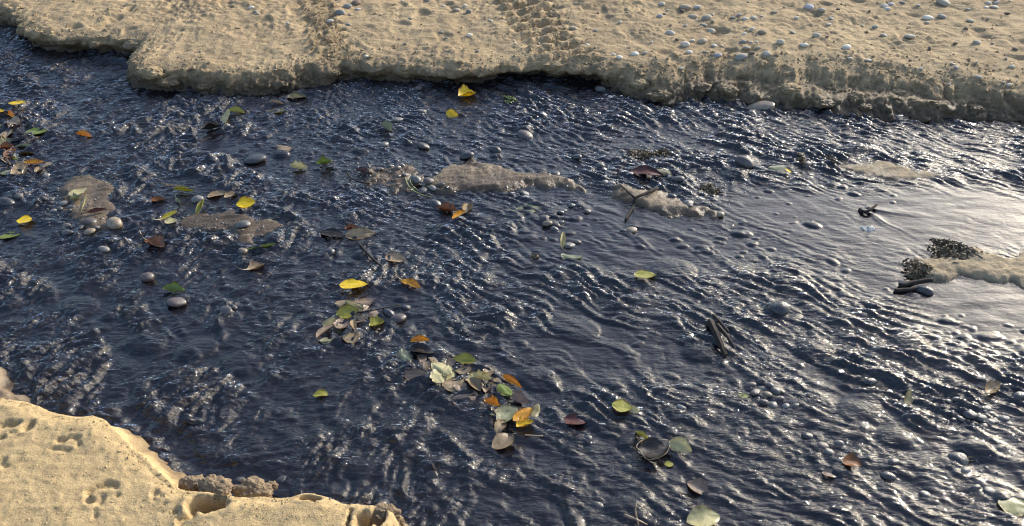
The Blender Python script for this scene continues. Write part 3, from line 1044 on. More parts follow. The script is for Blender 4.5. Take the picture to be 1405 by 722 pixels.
BANK_PEB = [  # u, v, width px, colour, own label or None
    (908, 5, 13, 'white', None), (905, 22, 11, 'lavender', "lavender pebble touching a smaller tan pebble on the pebbly bank"), (912, 19, 7, 'tan', None),
    (957, 9, 14, 'lavender', "lavender grey pebble resting on the pile of stones on the bank"),
    (940, 9, 24, 'tan', "long flat tan stone lying beside the lavender grey pebble"), (950, 22, 20, 'tan', "broad tan stone half buried beside the leaning grey-green stone"),
    (969, 24, 20, 'grey', "leaning oblong grey stone in the stone pile on the bank"), (966, 34, 14, 'slate', "round dark grey pebble under the leaning oblong stone"),
    (976, 42, 14, 'grey', None), (919, 45, 16, 'white', "angular white pebble alone on the sand left of the stone pile"), (929, 54, 8, 'brown', None),
    (940, 60, 16, 'white', None), (946, 71, 12, 'white', None), (871, 73, 14, 'white', "round white pebble beside a flat grey one at the bank crest"),
    (885, 72, 12, 'grey', None), (968, 71, 12, 'tan', None), (984, 75, 16, 'lavender', "pale striped grey pebble at the crest of the crumbling slope"),
    (980, 62, 10, 'white', None), (991, 63, 9, 'tan', None), (964, 55, 16, 'tan', None), (1005, 24, 10, 'slate', None),
    (1014, 20, 8, 'lavender', "small bluish pebble standing upright in a row of stones"), (1022, 25, 12, 'white', None), (1034, 24, 12, 'grey', None),
    (1045, 22, 8, 'grey', None), (1021, 46, 8, 'white', None), (1045, 44, 16, 'tan', None), (1062, 16, 12, 'tan', None), (1019, 57, 13, 'slate', None),
    (1030, 58, 9, 'grey', None), (1024, 65, 13, 'grey', None), (1040, 65, 10, 'tan', None), (1032, 72, 12, 'brown', None), (1051, 73, 14, 'white', None),
    (1017, 77, 21, 'slate', "flat wedge-shaped olive grey stone at the crest of the slope"), (935, 93, 13, 'grey', "flat grey stone stuck in the crumbling slope below the crest"),
    (1110, 9, 17, 'lavender', "large mauve white pebble with a darker underside on the bank"), (1127, 13, 14, 'grey', None),
    (1103, 61, 17, 'white', "bright round white stone on the brink of the slope"), (1120, 48, 15, 'grey', None),
    (1161, 64, 17, 'white', "smooth cream pebble behind the slope, right of the round white stone"), (1137, 33, 10, 'white', None), (1140, 25, 12, 'grey', None),
    (1088, 44, 11, 'slate', None), (1071, 57, 15, 'grey', None), (1191, 82, 12, 'white', "white pebble perched on the shaded rim of the slope"),
    (1167, 80, 11, 'grey', None), (1201, 36, 12, 'slate', None), (1213, 48, 11, 'grey', None), (1183, 35, 8, 'grey', None),
    (1213, 8, 13, 'white', None), (1222, 5, 13, 'lavender', None), (1217, 12, 12, 'white', None), (1093, 24, 9, 'white', None), (1150, 12, 9, 'brown', None),
    (1273, 24, 18, 'white', "large white pebble with a small grey pebble against it"), (1272, 31, 10, 'grey', None), (1292, 22, 16, 'slate', None),
    (1248, 49, 18, 'grey', "long flat grey pebble lying level in the sand"), (1331, 28, 14, 'grey', None), (1325, 39, 8, 'brown', None), (1340, 58, 14, 'grey', None),
    (1356, 4, 11, 'white', None), (1367, 3, 12, 'lavender', None), (1353, 10, 9, 'white', None), (1364, 9, 14, 'white', None), (1328, 12, 9, 'white', None),
    (1307, 87, 9, 'grey', None), (1312, 92, 9, 'white', None), (1342, 105, 14, 'grey', None), (1388, 91, 9, 'white', None), (1393, 67, 10, 'brown', None),
    (1249, 82, 6, 'brown', None), (1263, 94, 10, 'white', None), (1384, 116, 9, 'white', None), (1294, 2, 24, 'grey', "big rough grey stone on the bank beyond the large white pebble"),
    (467, 17, 19, 'slate', "large slate blue stone in the cluster beside the tyre track"), (477, 8, 15, 'slate', "upright slate stone leaning in the cluster beside the tyre track"),
    (488, 3, 18, 'brown', "dark brown stone behind the slate cluster"), (491, 12, 10, 'lavender', None), (453, 28, 14, 'white', "pale cream stone below the slate cluster at the tyre track"),
    (478, 33, 12, 'slate', "small slate pebble apart below the slate cluster"), (503, 77, 10, 'white', "upright white stone perched on the bank rim by the tyre track"), (395, 32, 8, 'white', None), (480, 20, 8, 'tan', None),
    (345, 10, 10, 'white', None), (350, 16, 9, 'grey', None), (354, 19, 9, 'tan', None), (608, 8, 9, 'white', None), (627, 13, 12, 'tan', None), (638, 8, 9, 'white', None),
    (643, 15, 11, 'slate', None), (563, 25, 10, 'grey', None), (644, 48, 11, 'white', "white egg-shaped pebble alone between the two tyre tracks"), (673, 28, 8, 'white', None), (606, 44, 8, 'grey', None), (612, 52, 9, 'grey', None),
    (587, 0, 10, 'slate', None), (818, 41, 9, 'white', None), (787, 38, 15, 'tan', None), (806, 61, 8, 'white', None), (850, 78, 11, 'white', None), (842, 74, 8, 'white', None),
    (556, 60, 7, 'tan', None), (655, 70, 8, 'tan', None), (1260, 7, 9, 'grey', None), (1238, 4, 12, 'slate', None),
]
STRETCH = [(425, "near the notched corner of the bank"), (520, "beside the tyre track with slate stones"), (690, "between the two tyre tracks"),
           (850, "in or beside the wide tyre track"), (1000, "around the pile of stones on the bank"), (1080, "by the row of small stones"),
           (1180, "near the bright round white stone"), (1300, "near the large white pebble"), (3000, "in the sand beyond the large white pebble")]
TONE = {'white': 'whitish', 'grey': 'grey', 'slate': 'dark slate', 'tan': 'tan', 'brown': 'brown', 'lavender': 'bluish'}


def bank_label(u, colr):
    ph = next(p for lim, p in STRETCH if u < lim)
    return "small %s pebble %s" % (TONE[colr], ph), "%s pebbles %s" % (TONE[colr], ph)


for (u, v, wpx, colr, lab) in BANK_PEB:
    loc, nr_ = ray_hit(far_bvh, u, v + wpx * 0.12)
    if loc is None:
        continue
    half = wpx * m_per_px(loc) * 0.40
    gl_, gg_ = bank_label(u, colr)
    put_pebble(loc, half, random.uniform(-0.5, 0.5), colr, lab or gl_, "singled-out stones on the pebbly bank" if lab else gg_, sink=0.36, scale=(1, 1, 0.9))
cnt = 0
while cnt < 44:
    u, v = random.choice([random.uniform(880, 1405), random.uniform(820, 1405), random.uniform(0, 1405)]), random.uniform(-4, 78)
    if u > 1230:
        v = random.uniform(-4, 120)
    loc, nr_ = ray_hit(far_bvh, u, v)
    if loc is None or nr_.z < 0.75:
        continue
    wpx = random.choice([4, 4, 5, 5, 6, 7])
    colr = random.choice(['white', 'grey', 'grey', 'tan', 'tan', 'brown'])
    put_pebble(loc, wpx * m_per_px(loc) * 0.56, random.uniform(-1.5, 1.5), colr, *bank_label(u, colr), sink=0.15)
    cnt += 1

# stones standing in or at the stream
STREAM_PEB = [
    (1046, 144, 38, 'wettan', "large flat brown stone at the water's edge under the crumbling slope", 0.25),
    (823, 122, 16, 'wetgrey', "grey stone wedged at the dark undercut of the bank", 0.25), (574, 121, 12, 'wetpink', "pinkish pebble at the foot of the bank", 0.3),
    (580, 117, 12, 'wetgrey', "grey pebble against the foot of the bank", 0.3), (578, 151, 17, 'wetpale', "pale oblong pebble in the riffle below the bank", 0.4),
    (545, 163, 16, 'wetpale', "pale rounded pebble awash beside a crumpled pale green leaf", 0.45), (581, 199, 18, 'wetpink', "pinkish egg-shaped pebble above the long sandbar ridge", 0.25),
    (526, 196, 14, 'wetpale', None, 0.5), (641, 213, 18, 'wetdark', "dark flat pebble beside the crest of the long sandbar ridge", 0.4), (792, 216, 16, 'wetdark', "black upright pebble standing beyond the sandbar ridge", 0.1),
    (760, 236, 18, 'wetdark', "dark stone embedded in the end of the sandbar ridge", 0.3), (823, 227, 13, 'wetgrey', None, 0.4), (836, 235, 13, 'wetgrey', None, 0.4),
    (570, 248, 18, 'wetpale', "smooth pale egg-shaped pebble at the end of the sandbar ridge", 0.1), (588, 251, 14, 'wetpink', None, 0.2), (580, 259, 13, 'wetpale', None, 0.25),
    (594, 258, 12, 'wetpale', None, 0.25), (606, 256, 11, 'wetpink', None, 0.25), (597, 277, 18, 'wetdark', "dark rounded pebble below the pale pebbles of the ridge", 0.3),
    (747, 299, 15, 'wetpink', None, 0.25), (751, 308, 13, 'wettan', None, 0.25), (760, 313, 13, 'wetgrey', None, 0.25), (769, 304, 12, 'wetgrey', None, 0.3),
    (774, 288, 11, 'wetgrey', None, 0.3), (769, 291, 10, 'wetdark', None, 0.3), (785, 281, 10, 'wetgrey', None, 0.3), (806, 289, 11, 'wetpink', None, 0.35), (720, 263, 14, 'wetgrey', None, 0.35),
    (791, 330, 14, 'wetpink', None, 0.3), (781, 334, 18, 'wetgrey', None, 0.35), (866, 314, 19, 'wettan', "tan pebble sitting in smooth water below the tapering sandbar", 0.25), (856, 316, 10, 'wetdark', None, 0.3),
    (943, 277, 16, 'wetgrey', "grey pebble on the tapering sandbar", 0.15), (945, 286, 11, 'wetpink', None, 0.2), (922, 271, 13, 'wetdark', "dark pebble in the hollow of the tapering sandbar", 0.2), (988, 294, 12, 'wettan', None, 0.2), (931, 247, 18, 'wetpink', None, 0.4),
    (838, 250, 14, 'wetpale', None, 0.35), (840, 236, 18, 'wetpink', None, 0.35), (830, 250, 12, 'wetgrey', None, 0.4),
    (158, 306, 23, 'wettan', "large tan stone on the edge of the small wet sandbar", 0.2), (135, 313, 8, 'wetpale', "tiny bright white pebble on the small wet sandbar", 0.1), (123, 317, 15, 'wettan', None, 0.2),
    (125, 304, 18, 'wetpink', None, 0.25), (92, 307, 15, 'wettan', None, 0.3), (112, 311, 8, 'wetpale', None, 0.2), (88, 279, 11, 'wetpale', None, 0.2), (62, 275, 9, 'wetgrey', None, 0.3),
    (60, 269, 11, 'wetgrey', None, 0.3), (62, 281, 9, 'wetgrey', None, 0.3), (73, 288, 9, 'wetpale', None, 0.3), (98, 284, 12, 'wetgrey', None, 0.3), (82, 285, 9, 'wetgrey', None, 0.3), (70, 273, 9, 'wetgrey', None, 0.3),
    (93, 317, 18, 'wetgrey', None, 0.35), (144, 343, 15, 'wetpale', "pale grey stone in dark water below the small wet sandbar", 0.35), (10, 277, 22, 'wetdark', "blue-black rounded stone in dark water", 0.4), (27, 271, 13, 'wetgrey', None, 0.4), (64, 239, 11, 'wetpale', "pale pebble among the drifted leaves above the small sandbar", 0.2),
    (271, 273, 17, 'wetpale', "pale greenish pebble between the leaves above the rippled sandbar", 0.2), (334, 308, 21, 'wetgrey', "grey-green flat pebble on the rippled sandbar", 0.25), (335, 346, 15, 'wettan', "tan pebble at the tip of the rippled sandbar", 0.3), (316, 286, 8, 'wetpale', None, 0.2),
    (203, 380, 19, 'wetpink', "mauve pebble with a pale stalk caught against it", 0.3), (243, 414, 25, 'wetpink', "mauve stone under the ragged green leaf", 0.3), (311, 428, 24, 'wetgrey', "broad greenish grey stone bulging through the riffle", 0.4), (322, 423, 9, 'wetpale', None, 0.1),
    (546, 434, 22, 'wetpink', "pinkish grey pebble beside the thin twig", 0.25), (533, 427, 20, 'wetdark', "dark stone under the thin twig", 0.3), (557, 420, 14, 'wetdark', None, 0.35), (493, 346, 13, 'wetdark', None, 0.4), (755, 512, 14, 'wetpale', "white oval pebble alone in the smooth run", 0.35),
    (935, 557, 14, 'wetpale', "bluish white pebble among dark wavelets", 0.4), (350, 216, 30, 'wetdark', None, 0.45), (452, 345, 16, 'wetdark', None, 0.4), (806, 600, 14, 'wetdark', None, 0.3),
    (1020, 222, 26, 'wetpink', "large wet pinkish stone breaking the surface by the bank", 0.4), (720, 182, 22, 'wetpink', None, 0.45), (678, 203, 20, 'wetdark', None, 0.4), (592, 650, 20, 'wetdark', "dark pointed stone parting the flow", 0.3),
    (1106, 225, 14, 'wetpink', None, 0.25), (1268, 396, 24, 'wetdark', "black stone at the foot of the weedy sand spit", 0.3), (1070, 424, 26, 'wetdark', "dark stone hump breaking the glittering riffle", 0.4),
    (1036, 537, 16, 'wetpink', None, 0.3), (1045, 532, 14, 'wetgrey', None, 0.3), (1053, 540, 14, 'wettan', None, 0.3), (1060, 553, 14, 'wetgrey', None, 0.3), (1070, 546, 12, 'wetpink', None, 0.3), (1064, 536, 14, 'wetgrey', None, 0.3), (1048, 551, 14, 'wetpink', None, 0.3),
    (1078, 555, 10, 'wetpale', None, 0.3), (1091, 556, 11, 'wetgrey', None, 0.3), (1030, 527, 14, 'wetpink', None, 0.4), (1072, 536, 10, 'wettan', None, 0.3), (1055, 530, 12, 'wetgrey', None, 0.3),
    (1301, 551, 11, 'wetgrey', None, 0.3), (1310, 550, 10, 'wetgrey', None, 0.3), (1306, 564, 12, 'wetdark', None, 0.3), (1317, 575, 12, 'wetgrey', None, 0.3), (1307, 577, 9, 'wetdark', None, 0.3), (1336, 555, 14, 'wetdark', None, 0.3), (1352, 560, 14, 'wetgrey', None, 0.3), (1328, 569, 18, 'wetdark', None, 0.3),
    (1346, 573, 17, 'wetdark', None, 0.3), (1358, 577, 13, 'wetgrey', None, 0.3), (1349, 582, 11, 'wetgrey', None, 0.3), (1378, 572, 16, 'wetgrey', None, 0.3), (1397, 543, 22, 'wetdark', "large dark stone by the glinting leaf scraps", 0.3), (1388, 556, 12, 'wetdark', None, 0.3), (1365, 577, 12, 'wetdark', None, 0.3), (1384, 580, 9, 'wetgrey', None, 0.3),
    (1128, 610, 16, 'wetpink', None, 0.4), (1137, 618, 14, 'wetgrey', None, 0.4), (1108, 596, 18, 'wetdark', None, 0.4), (1150, 607, 14, 'wetgrey', None, 0.4), (1218, 650, 22, 'wetdark', None, 0.4), (1226, 632, 18, 'wetdark', None, 0.4), (1270, 675, 16, 'wetgrey', None, 0.35), (1316, 625, 28, 'wetdark', "broad dark stone awash in the lower riffle", 0.4),
    (1325, 644, 16, 'wetgrey', None, 0.35), (1338, 668, 16, 'wetdark', None, 0.4), (1357, 672, 18, 'wetdark', None, 0.4), (1194, 523, 18, 'wetdark', None, 0.4), (330, 655, 14, 'wetgrey', None, 0.4), (386, 655, 16, 'wetdark', None, 0.4),
    (860, 640, 14, 'wetdark', None, 0.4), (820, 690, 18, 'wetdark', None, 0.4), (520, 232, 12, 'wetpink', None, 0.3), (545, 232, 11, 'wetpink', None, 0.3), (557, 240, 11, 'wetpink', None, 0.3), (535, 228, 9, 'wetgrey', None, 0.3), (552, 228, 9, 'wetpale', None, 0.3), (598, 236, 11, 'wetpale', None, 0.3),
]
ANCHOR = [(1330, 570, "in the cluster by the large dark stone"), (1055, 542, "in the tight cluster beside the green leaf scrap"), (585, 255, "at the end of the long sandbar ridge"),
          (540, 232, "on the gravelly mud shelf"), (762, 300, "in smooth water below the long ridge"), (786, 334, "around the upright pale green leaf"), (85, 290, "on the small wet sandbar"),
          (836, 242, "at the blunt end of the tapering sandbar"), (955, 285, "on the tapering sandbar"), (1130, 608, "above the reddish brown leaf"), (1335, 655, "round the broad dark stone"),
          (1235, 650, "in the run right of the reddish brown leaf"), (550, 428, "by the thin twig"), (320, 290, "at the rippled sandbar"), (360, 655, "beside the rough lumpy clod"), (840, 665, "in the flow below the big dark leaf"),
          (660, 195, "in the riffle under the undercut bank"), (470, 345, "near the short straight stick"), (1194, 523, "in the run below the driftwood"), (350, 216, "in the riffle left of the mud shelf"),
          (1106, 225, "beside the small standing tuft"), (322, 423, "on the broad greenish stone"), (806, 600, "right of the dark reddish leaf")]
WTONE = {'wetdark': 'blackish', 'wetgrey': 'grey', 'wettan': 'tan', 'wetpink': 'pinkish grey', 'wetpale': 'pale'}


def wet_label(u, v, colr):
    ph = min(ANCHOR, key=lambda t: (t[0] - u) ** 2 + 2 * (t[1] - v) ** 2)[2]
    return "wet %s pebble %s" % (WTONE[colr], ph), "%s pebbles %s" % (WTONE[colr], ph)




def surface_at(x, y):
    z = water_z(x, y)
    X, Y = np.array([x]), np.array([y])
    for i in range(len(BAR_W)):
        pts = BAR_W[i][0]
        if pts[:, 0].min() - .06 < x < pts[:, 0].max() + .06 and pts[:, 1].min() - .06 < y < pts[:, 1].max() + .06:
            z = max(z, float(bar_height(i, X, Y)[0][0]))
    return z


for (u, v, wpx, colr, lab, sink) in STREAM_PEB:
    c = px(u, v + wpx * 0.15, 0.0)
    z = surface_at(c[0], c[1])
    half = wpx * m_per_px((c[0], c[1], z)) * 0.52
    sink = min(0.60, sink + 0.20)
    put_pebble((c[0], c[1], z), half, random.uniform(-0.6, 0.6), colr, lab or wet_label(u, v, colr)[0],
               "singled-out stones in the stream" if lab else wet_label(u, v, colr)[1], sink=sink, scale=(1, 0.8, 0.5) if wpx > 30 else (1, 1, 0.9))

# ------------------------------------------------------------------ twigs, weed, foam
def tube_mesh(pts, radii, seg=7, jitter=0.0):
    pts = [Vector(p) for p in pts]
    V, F = [], []
    for i, p in enumerate(pts):
        t = (pts[min(i + 1, len(pts) - 1)] - pts[max(i - 1, 0)]).normalized()
        a = t.orthogonal().normalized()
        b = t.cross(a)
        for k in range(seg):
            an = 2 * math.pi * k / seg
            r = radii[i] * (1 + jitter * random.uniform(-1, 1))
            V.append(p + (a * math.cos(an) + b * math.sin(an)) * r)
    n = len(pts)
    for i in range(n - 1):
        for k in range(seg):
            F.append((i * seg + k, i * seg + (k + 1) % seg, (i + 1) * seg + (k + 1) % seg, (i + 1) * seg + k))
    V.append(pts[0])
    V.append(pts[-1])
    for k in range(seg):
        F.append((len(V) - 2, (k + 1) % seg, k))
        F.append((len(V) - 1, (n - 1) * seg + k, (n - 1) * seg + (k + 1) % seg))
    me = bpy.data.meshes.new("tube")
    me.from_pydata([tuple(v) for v in V], [], F)
    me.polygons.foreach_set("use_smooth", [True] * len(F))
    return me


def path_px(pts):
    """pixel path with a height above the local surface -> smooth 3D path"""
    P = []
    for (u, v, dz) in pts:
        c = px(u, v, 0.0)
        s = surface_at(c[0], c[1]) + dz
        c = px(u, v, s)
        P.append(Vector((c[0], c[1], s)))
    out = []
    for i in range(len(P) - 1):
        p0, p1, p2, p3 = P[max(i - 1, 0)], P[i], P[i + 1], P[min(i + 2, len(P) - 1)]
        for k in range(5):
            t = k / 5
            out.append(0.5 * ((2 * p1) + (p2 - p0) * t + (2 * p0 - 5 * p1 + 4 * p2 - p3) * t * t + (3 * p1 - p0 - 3 * p2 + p3) * t ** 3))
    out.append(P[-1])
    return out


def twig(name, pts, r0, r1, mat, label, cat="twig", side=None):
    P = path_px(pts)
    base = P[len(P) // 2]
    n = len(P)
    me = tube_mesh([p - base for p in P], [r0 + (r1 - r0) * i / (n - 1) for i in range(n)], 7, 0.12)
    o = link(name, me, mat)
    o.location = base
    tag(o, label, cat)
    if side:
        for sp in side:
            Q = path_px(sp)
            s = link("side_branch", tube_mesh([p - base for p in Q], [r1 * 1.1 - r1 * 0.6 * i / (len(Q) - 1) for i in range(len(Q))], 6, 0.1), mat, o)
    return o


twig("twig", [(902, 258, .012), (885, 266, .012), (872, 272, .010), (868, 284, .006), (858, 302, .004)], .0055, .0035, M_TWIG, "dark crooked twig lying across the tapering sandbar",
     side=[[(872, 272, .010), (860, 262, .014), (852, 254, .016)]])
twig("twig", [(490, 429, .010), (515, 425, .012), (550, 418, .008)], .0022, .0016, M_TWIG, "thin straight twig resting between a lime leaf and dark stones")
twig("twig", [(494, 336, .006), (508, 352, .010), (524, 366, .006)], .004, .0032, M_TWIG, "short straight dark stick slanting in the riffle")
twig("twig", [(540, 372, .004), (554, 386, .008), (562, 392, .005)], .0022, .0015, M_TWIG, "slender twig ending at the small orange-yellow leaf")
twig("twig", [(1180, 288, .002), (1186, 291, .006), (1194, 288, .012), (1203, 281, .016)], .0065, .004, M_TWIG, "small bent black twig sticking up from the bright pool")
twig("twig", [(876, 720, .003), (872, 702, .020), (873, 690, .034)], .0018, .0012, M_PALETWIG, "thin reddish stalk standing out of the stream", "stalk")
twig("twig", [(857, 706, .004), (872, 712, .010), (888, 720, .003)], .0018, .0012, M_PALETWIG, "thin pale stalk bent low over the water", "stalk")
twig("twig", [(720, 597, .003), (735, 598, .006), (745, 598, .005)], .0016, .0012, M_PALETWIG, "pinkish stalk floating right of the yellow leaf pair", "stalk")
twig("grass_blade", [(556, 244, .004), (561, 256, .010), (573, 265, .010), (592, 271, .004)], .0028, .0014, M_GRASS, "green grass blade curving round the pale egg-shaped pebble", "grass blade")
twig("grass_blade", [(563, 240, .010), (564, 252, .014), (574, 262, .008)], .0020, .0012, M_GRASS, "short green grass blade upright against the pale egg-shaped pebble", "grass blade")
twig("twig", [(476, 237, .004), (484, 246, .010), (496, 250, .008), (508, 252, .004)], .0028, .002, M_TWIG, "curled brown stem at the edge of the gravelly mud shelf")
twig("twig", [(850, 232, .010), (848, 246, .004), (843, 252, .002)], .0016, .0012, M_TWIG, "hair-thin stem rising beside the tapering sandbar")
twig("twig", [(1235, 392, .006), (1255, 388, .010), (1280, 384, .012)], .008, .006, M_TWIG, "thick black stick under the weedy sand spit")
twig("twig", [(1228, 399, .003), (1248, 397, .006), (1266, 393, .006)], .006, .004, M_TWIG, "short black stick awash below the thick stick")


def driftwood():
    c = px(992, 468, 0.01)
    base = Vector((c[0], c[1], 0.0))
    root = bpy.data.objects.new("driftwood", None)
    COL.objects.link(root)
    root.location = base
    tag(root, "dark splintered driftwood chunk slanting out of the glittering riffle", "driftwood")
    for nm, pts, r0, r1 in (("slab", [(974, 442, .004), (984, 462, .009), (995, 488, .002)], .011, .007),
                            ("splinter", [(984, 446, .010), (998, 462, .018), (1008, 478, .010)], .006, .004),
                            ("splinter", [(978, 432, .006), (990, 444, .016), (1000, 456, .012)], .004, .003)):
        P = path_px(pts)
        n = len(P)
        me = tube_mesh([p - base for p in P], [r0 + (r1 - r0) * i / (n - 1) for i in range(n)], 6, 0.22)
        me.polygons.foreach_set("use_smooth", [False] * len(me.polygons))
        link(nm, me, M_TWIG, root)


driftwood()


def weed_clump(u, v, wpx, hpx, n, label, mat=M_WEED, rise=0.02, name="weed_clump", cat="weed clump"):
    """a tuft: many short bent strips and crumbs in one mesh"""
    c = px(u, v, 0.0)
    z0 = surface_at(c[0], c[1])
    rx = wpx * m_per_px((c[0], c[1], 0)) * 0.5
    ry = np.linalg.norm(px(u, v + hpx * 0.5) - c)
    V, F = [], []
    subs = [(random.uniform(-.6, .6) * rx, random.uniform(-.5, .5) * ry) for _ in range(6)]
    for k in range(n):
        cc = subs[k % len(subs)]
        x, y = cc[0] + random.gauss(0, 0.24) * rx, cc[1] + random.gauss(0, 0.26) * ry
        r = min(1.0, math.hypot(x / rx, y / ry))
        z = max(surface_at(c[0] + x, c[1] + y) - z0, -0.01) + 0.30 * rise * (1 - r * r) * random.random() - 0.001
        d = Vector((random.gauss(0, 1), random.gauss(0, 1), random.gauss(0, 0.14))).normalized()
        s = d.cross(Vector((random.gauss(0, 1), random.gauss(0, 1), random.gauss(0, 1)))).normalized()
        L, w = random.uniform(.005, .020), random.uniform(.0010, .0042)
        p = Vector((x, y, z))
        b = len(V)
        up = d.cross(s) * w * 0.6
        for t in (-0.5, 0.0, 0.5):
            q = p + d * L * t + up * (0.6 - abs(t) * 2.4) * random.uniform(0.6, 1.8)
            V += [q - s * w, q + up * 0.5, q + s * w]
        for i in (0, 3):
            F += [(b + i, b + i + 1, b + i + 4, b + i + 3), (b + i + 1, b + i + 2, b + i + 5, b + i + 4)]
    me = bpy.data.meshes.new("weed")
    me.from_pydata([tuple(q) for q in V], [], F)
    o = link(name, me, mat)
    o.location = (c[0], c[1], z0)
    tag(o, label, cat)


weed_clump(1262, 372, 40, 26, 420, "brown-black weed clump coating the tip of the sand spit", rise=.022)
weed_clump(1308, 348, 62, 30, 520, "dark weed clump on the hump of the sand spit", rise=.024)
weed_clump(1290, 334, 22, 14, 160, "small dark weed tuft at the upstream corner of the sand spit", rise=.016)
weed_clump(878, 213, 34, 16, 260, "dark tangled debris clump in the riffle above the reddish leaf", rise=.022)
weed_clump(908, 212, 26, 16, 170, "dark stringy debris beside the tangled clump in the riffle", rise=.018)
weed_clump(978, 258, 34, 18, 260, "dark gritty debris heap in smooth water right of the sandbar pebble", rise=.018)
weed_clump(1098, 222, 14, 20, 120, "small dark tuft standing among glittering wavelets", rise=.030)
weed_clump(1140, 222, 10, 14, 60, "tiny dark tuft at the corner of the shining sandbar", rise=.022)
weed_clump(700, 138, 22, 12, 120, "greyish green weed tuft below the bank undercut", mat=M_GRASS, rise=.02)
weed_clump(735, 352, 20, 10, 40, "scraps of dark weed in the riffle below the tan pebbles", rise=.01)
weed_clump(1192, 314, 22, 9, 90, "white foam flecks floating in the bright pool", mat=M_FOAM, rise=.012, name="foam", cat="foam")

# ------------------------------------------------------------------ leaves
def leaf_mesh(L, W, cup, bend, fold, seed, sharp=0.85, ragged=0.0):
    r2 = np.random.default_rng(seed)
    nu, nv = 17, 11
    t = np.linspace(0, 1, nu)
    s = np.linspace(-1, 1, nv)
    T, S = np.meshgrid(t, s, indexing='ij')
    prof = np.sin(math.pi * np.clip(T, 0.0, 1.0) ** sharp) ** 0.75
    prof = np.maximum(prof, 0.015)
    prof = prof * (1 + ragged * perlin(T * 7 + seed * 3.3, S * 1.0 + np.sign(S) * 5.0, seed))
    X = (T - 0.5) * L
    asym = 0.06 * r2.normal()
    Yl = S * prof * W / 2 + asym * W * np.sin(T * math.pi)
    ca = fold
    Z = np.abs(Yl) * math.sin(ca)
    Y = np.sign(Yl) * np.abs(Yl) * math.cos(ca) if fold else Yl
    Z = Z + cup * W * (S * prof) ** 2 + bend * L * (2 * T - 1) ** 2
    Z = Z + 0.035 * L * perlin(T * 2.2 + seed, S * 1.5 + seed, seed + 1) + 0.05 * W * S * r2.normal() * T
    Y = Y + 0.06 * L * r2.normal() * (T - 0.5) ** 2
    top = np.stack([X, Y, Z], -1).reshape(-1, 3)
    bot = top - np.array([0, 0, 0.0006])
    V = np.vstack([top, bot])
    q = grid_quads(nu, nv)
    n0 = nu * nv
    border = [i * nv for i in range(nu)] + [(nu - 1) * nv + j for j in range(1, nv)] + [i * nv + nv - 1 for i in range(nu - 2, -1, -1)] + [j for j in range(nv - 2, 0, -1)]
    side = [[border[i], border[(i + 1) % len(border)], border[(i + 1) % len(border)] + n0, border[i] + n0] for i in range(len(border))]
    Q = np.vstack([q[:, ::-1], q + n0, np.array(side)])
    me = bpy.data.meshes.new("leaf")
    me.from_pydata(V.tolist(), [], Q.tolist())
    me.polygons.foreach_set("use_smooth", [True] * len(Q))
    uvl = me.uv_layers.new(name="UVMap")
    uvv = np.stack([T, S * 0.5 + 0.5], -1).reshape(-1, 2)
    uvv = np.vstack([uvv, uvv])
    li = np.empty(len(me.loops), np.int32)
    me.loops.foreach_get("vertex_index", li)
    uvl.data.foreach_set("uv", uvv[li].astype(np.float32).ravel())
    return me


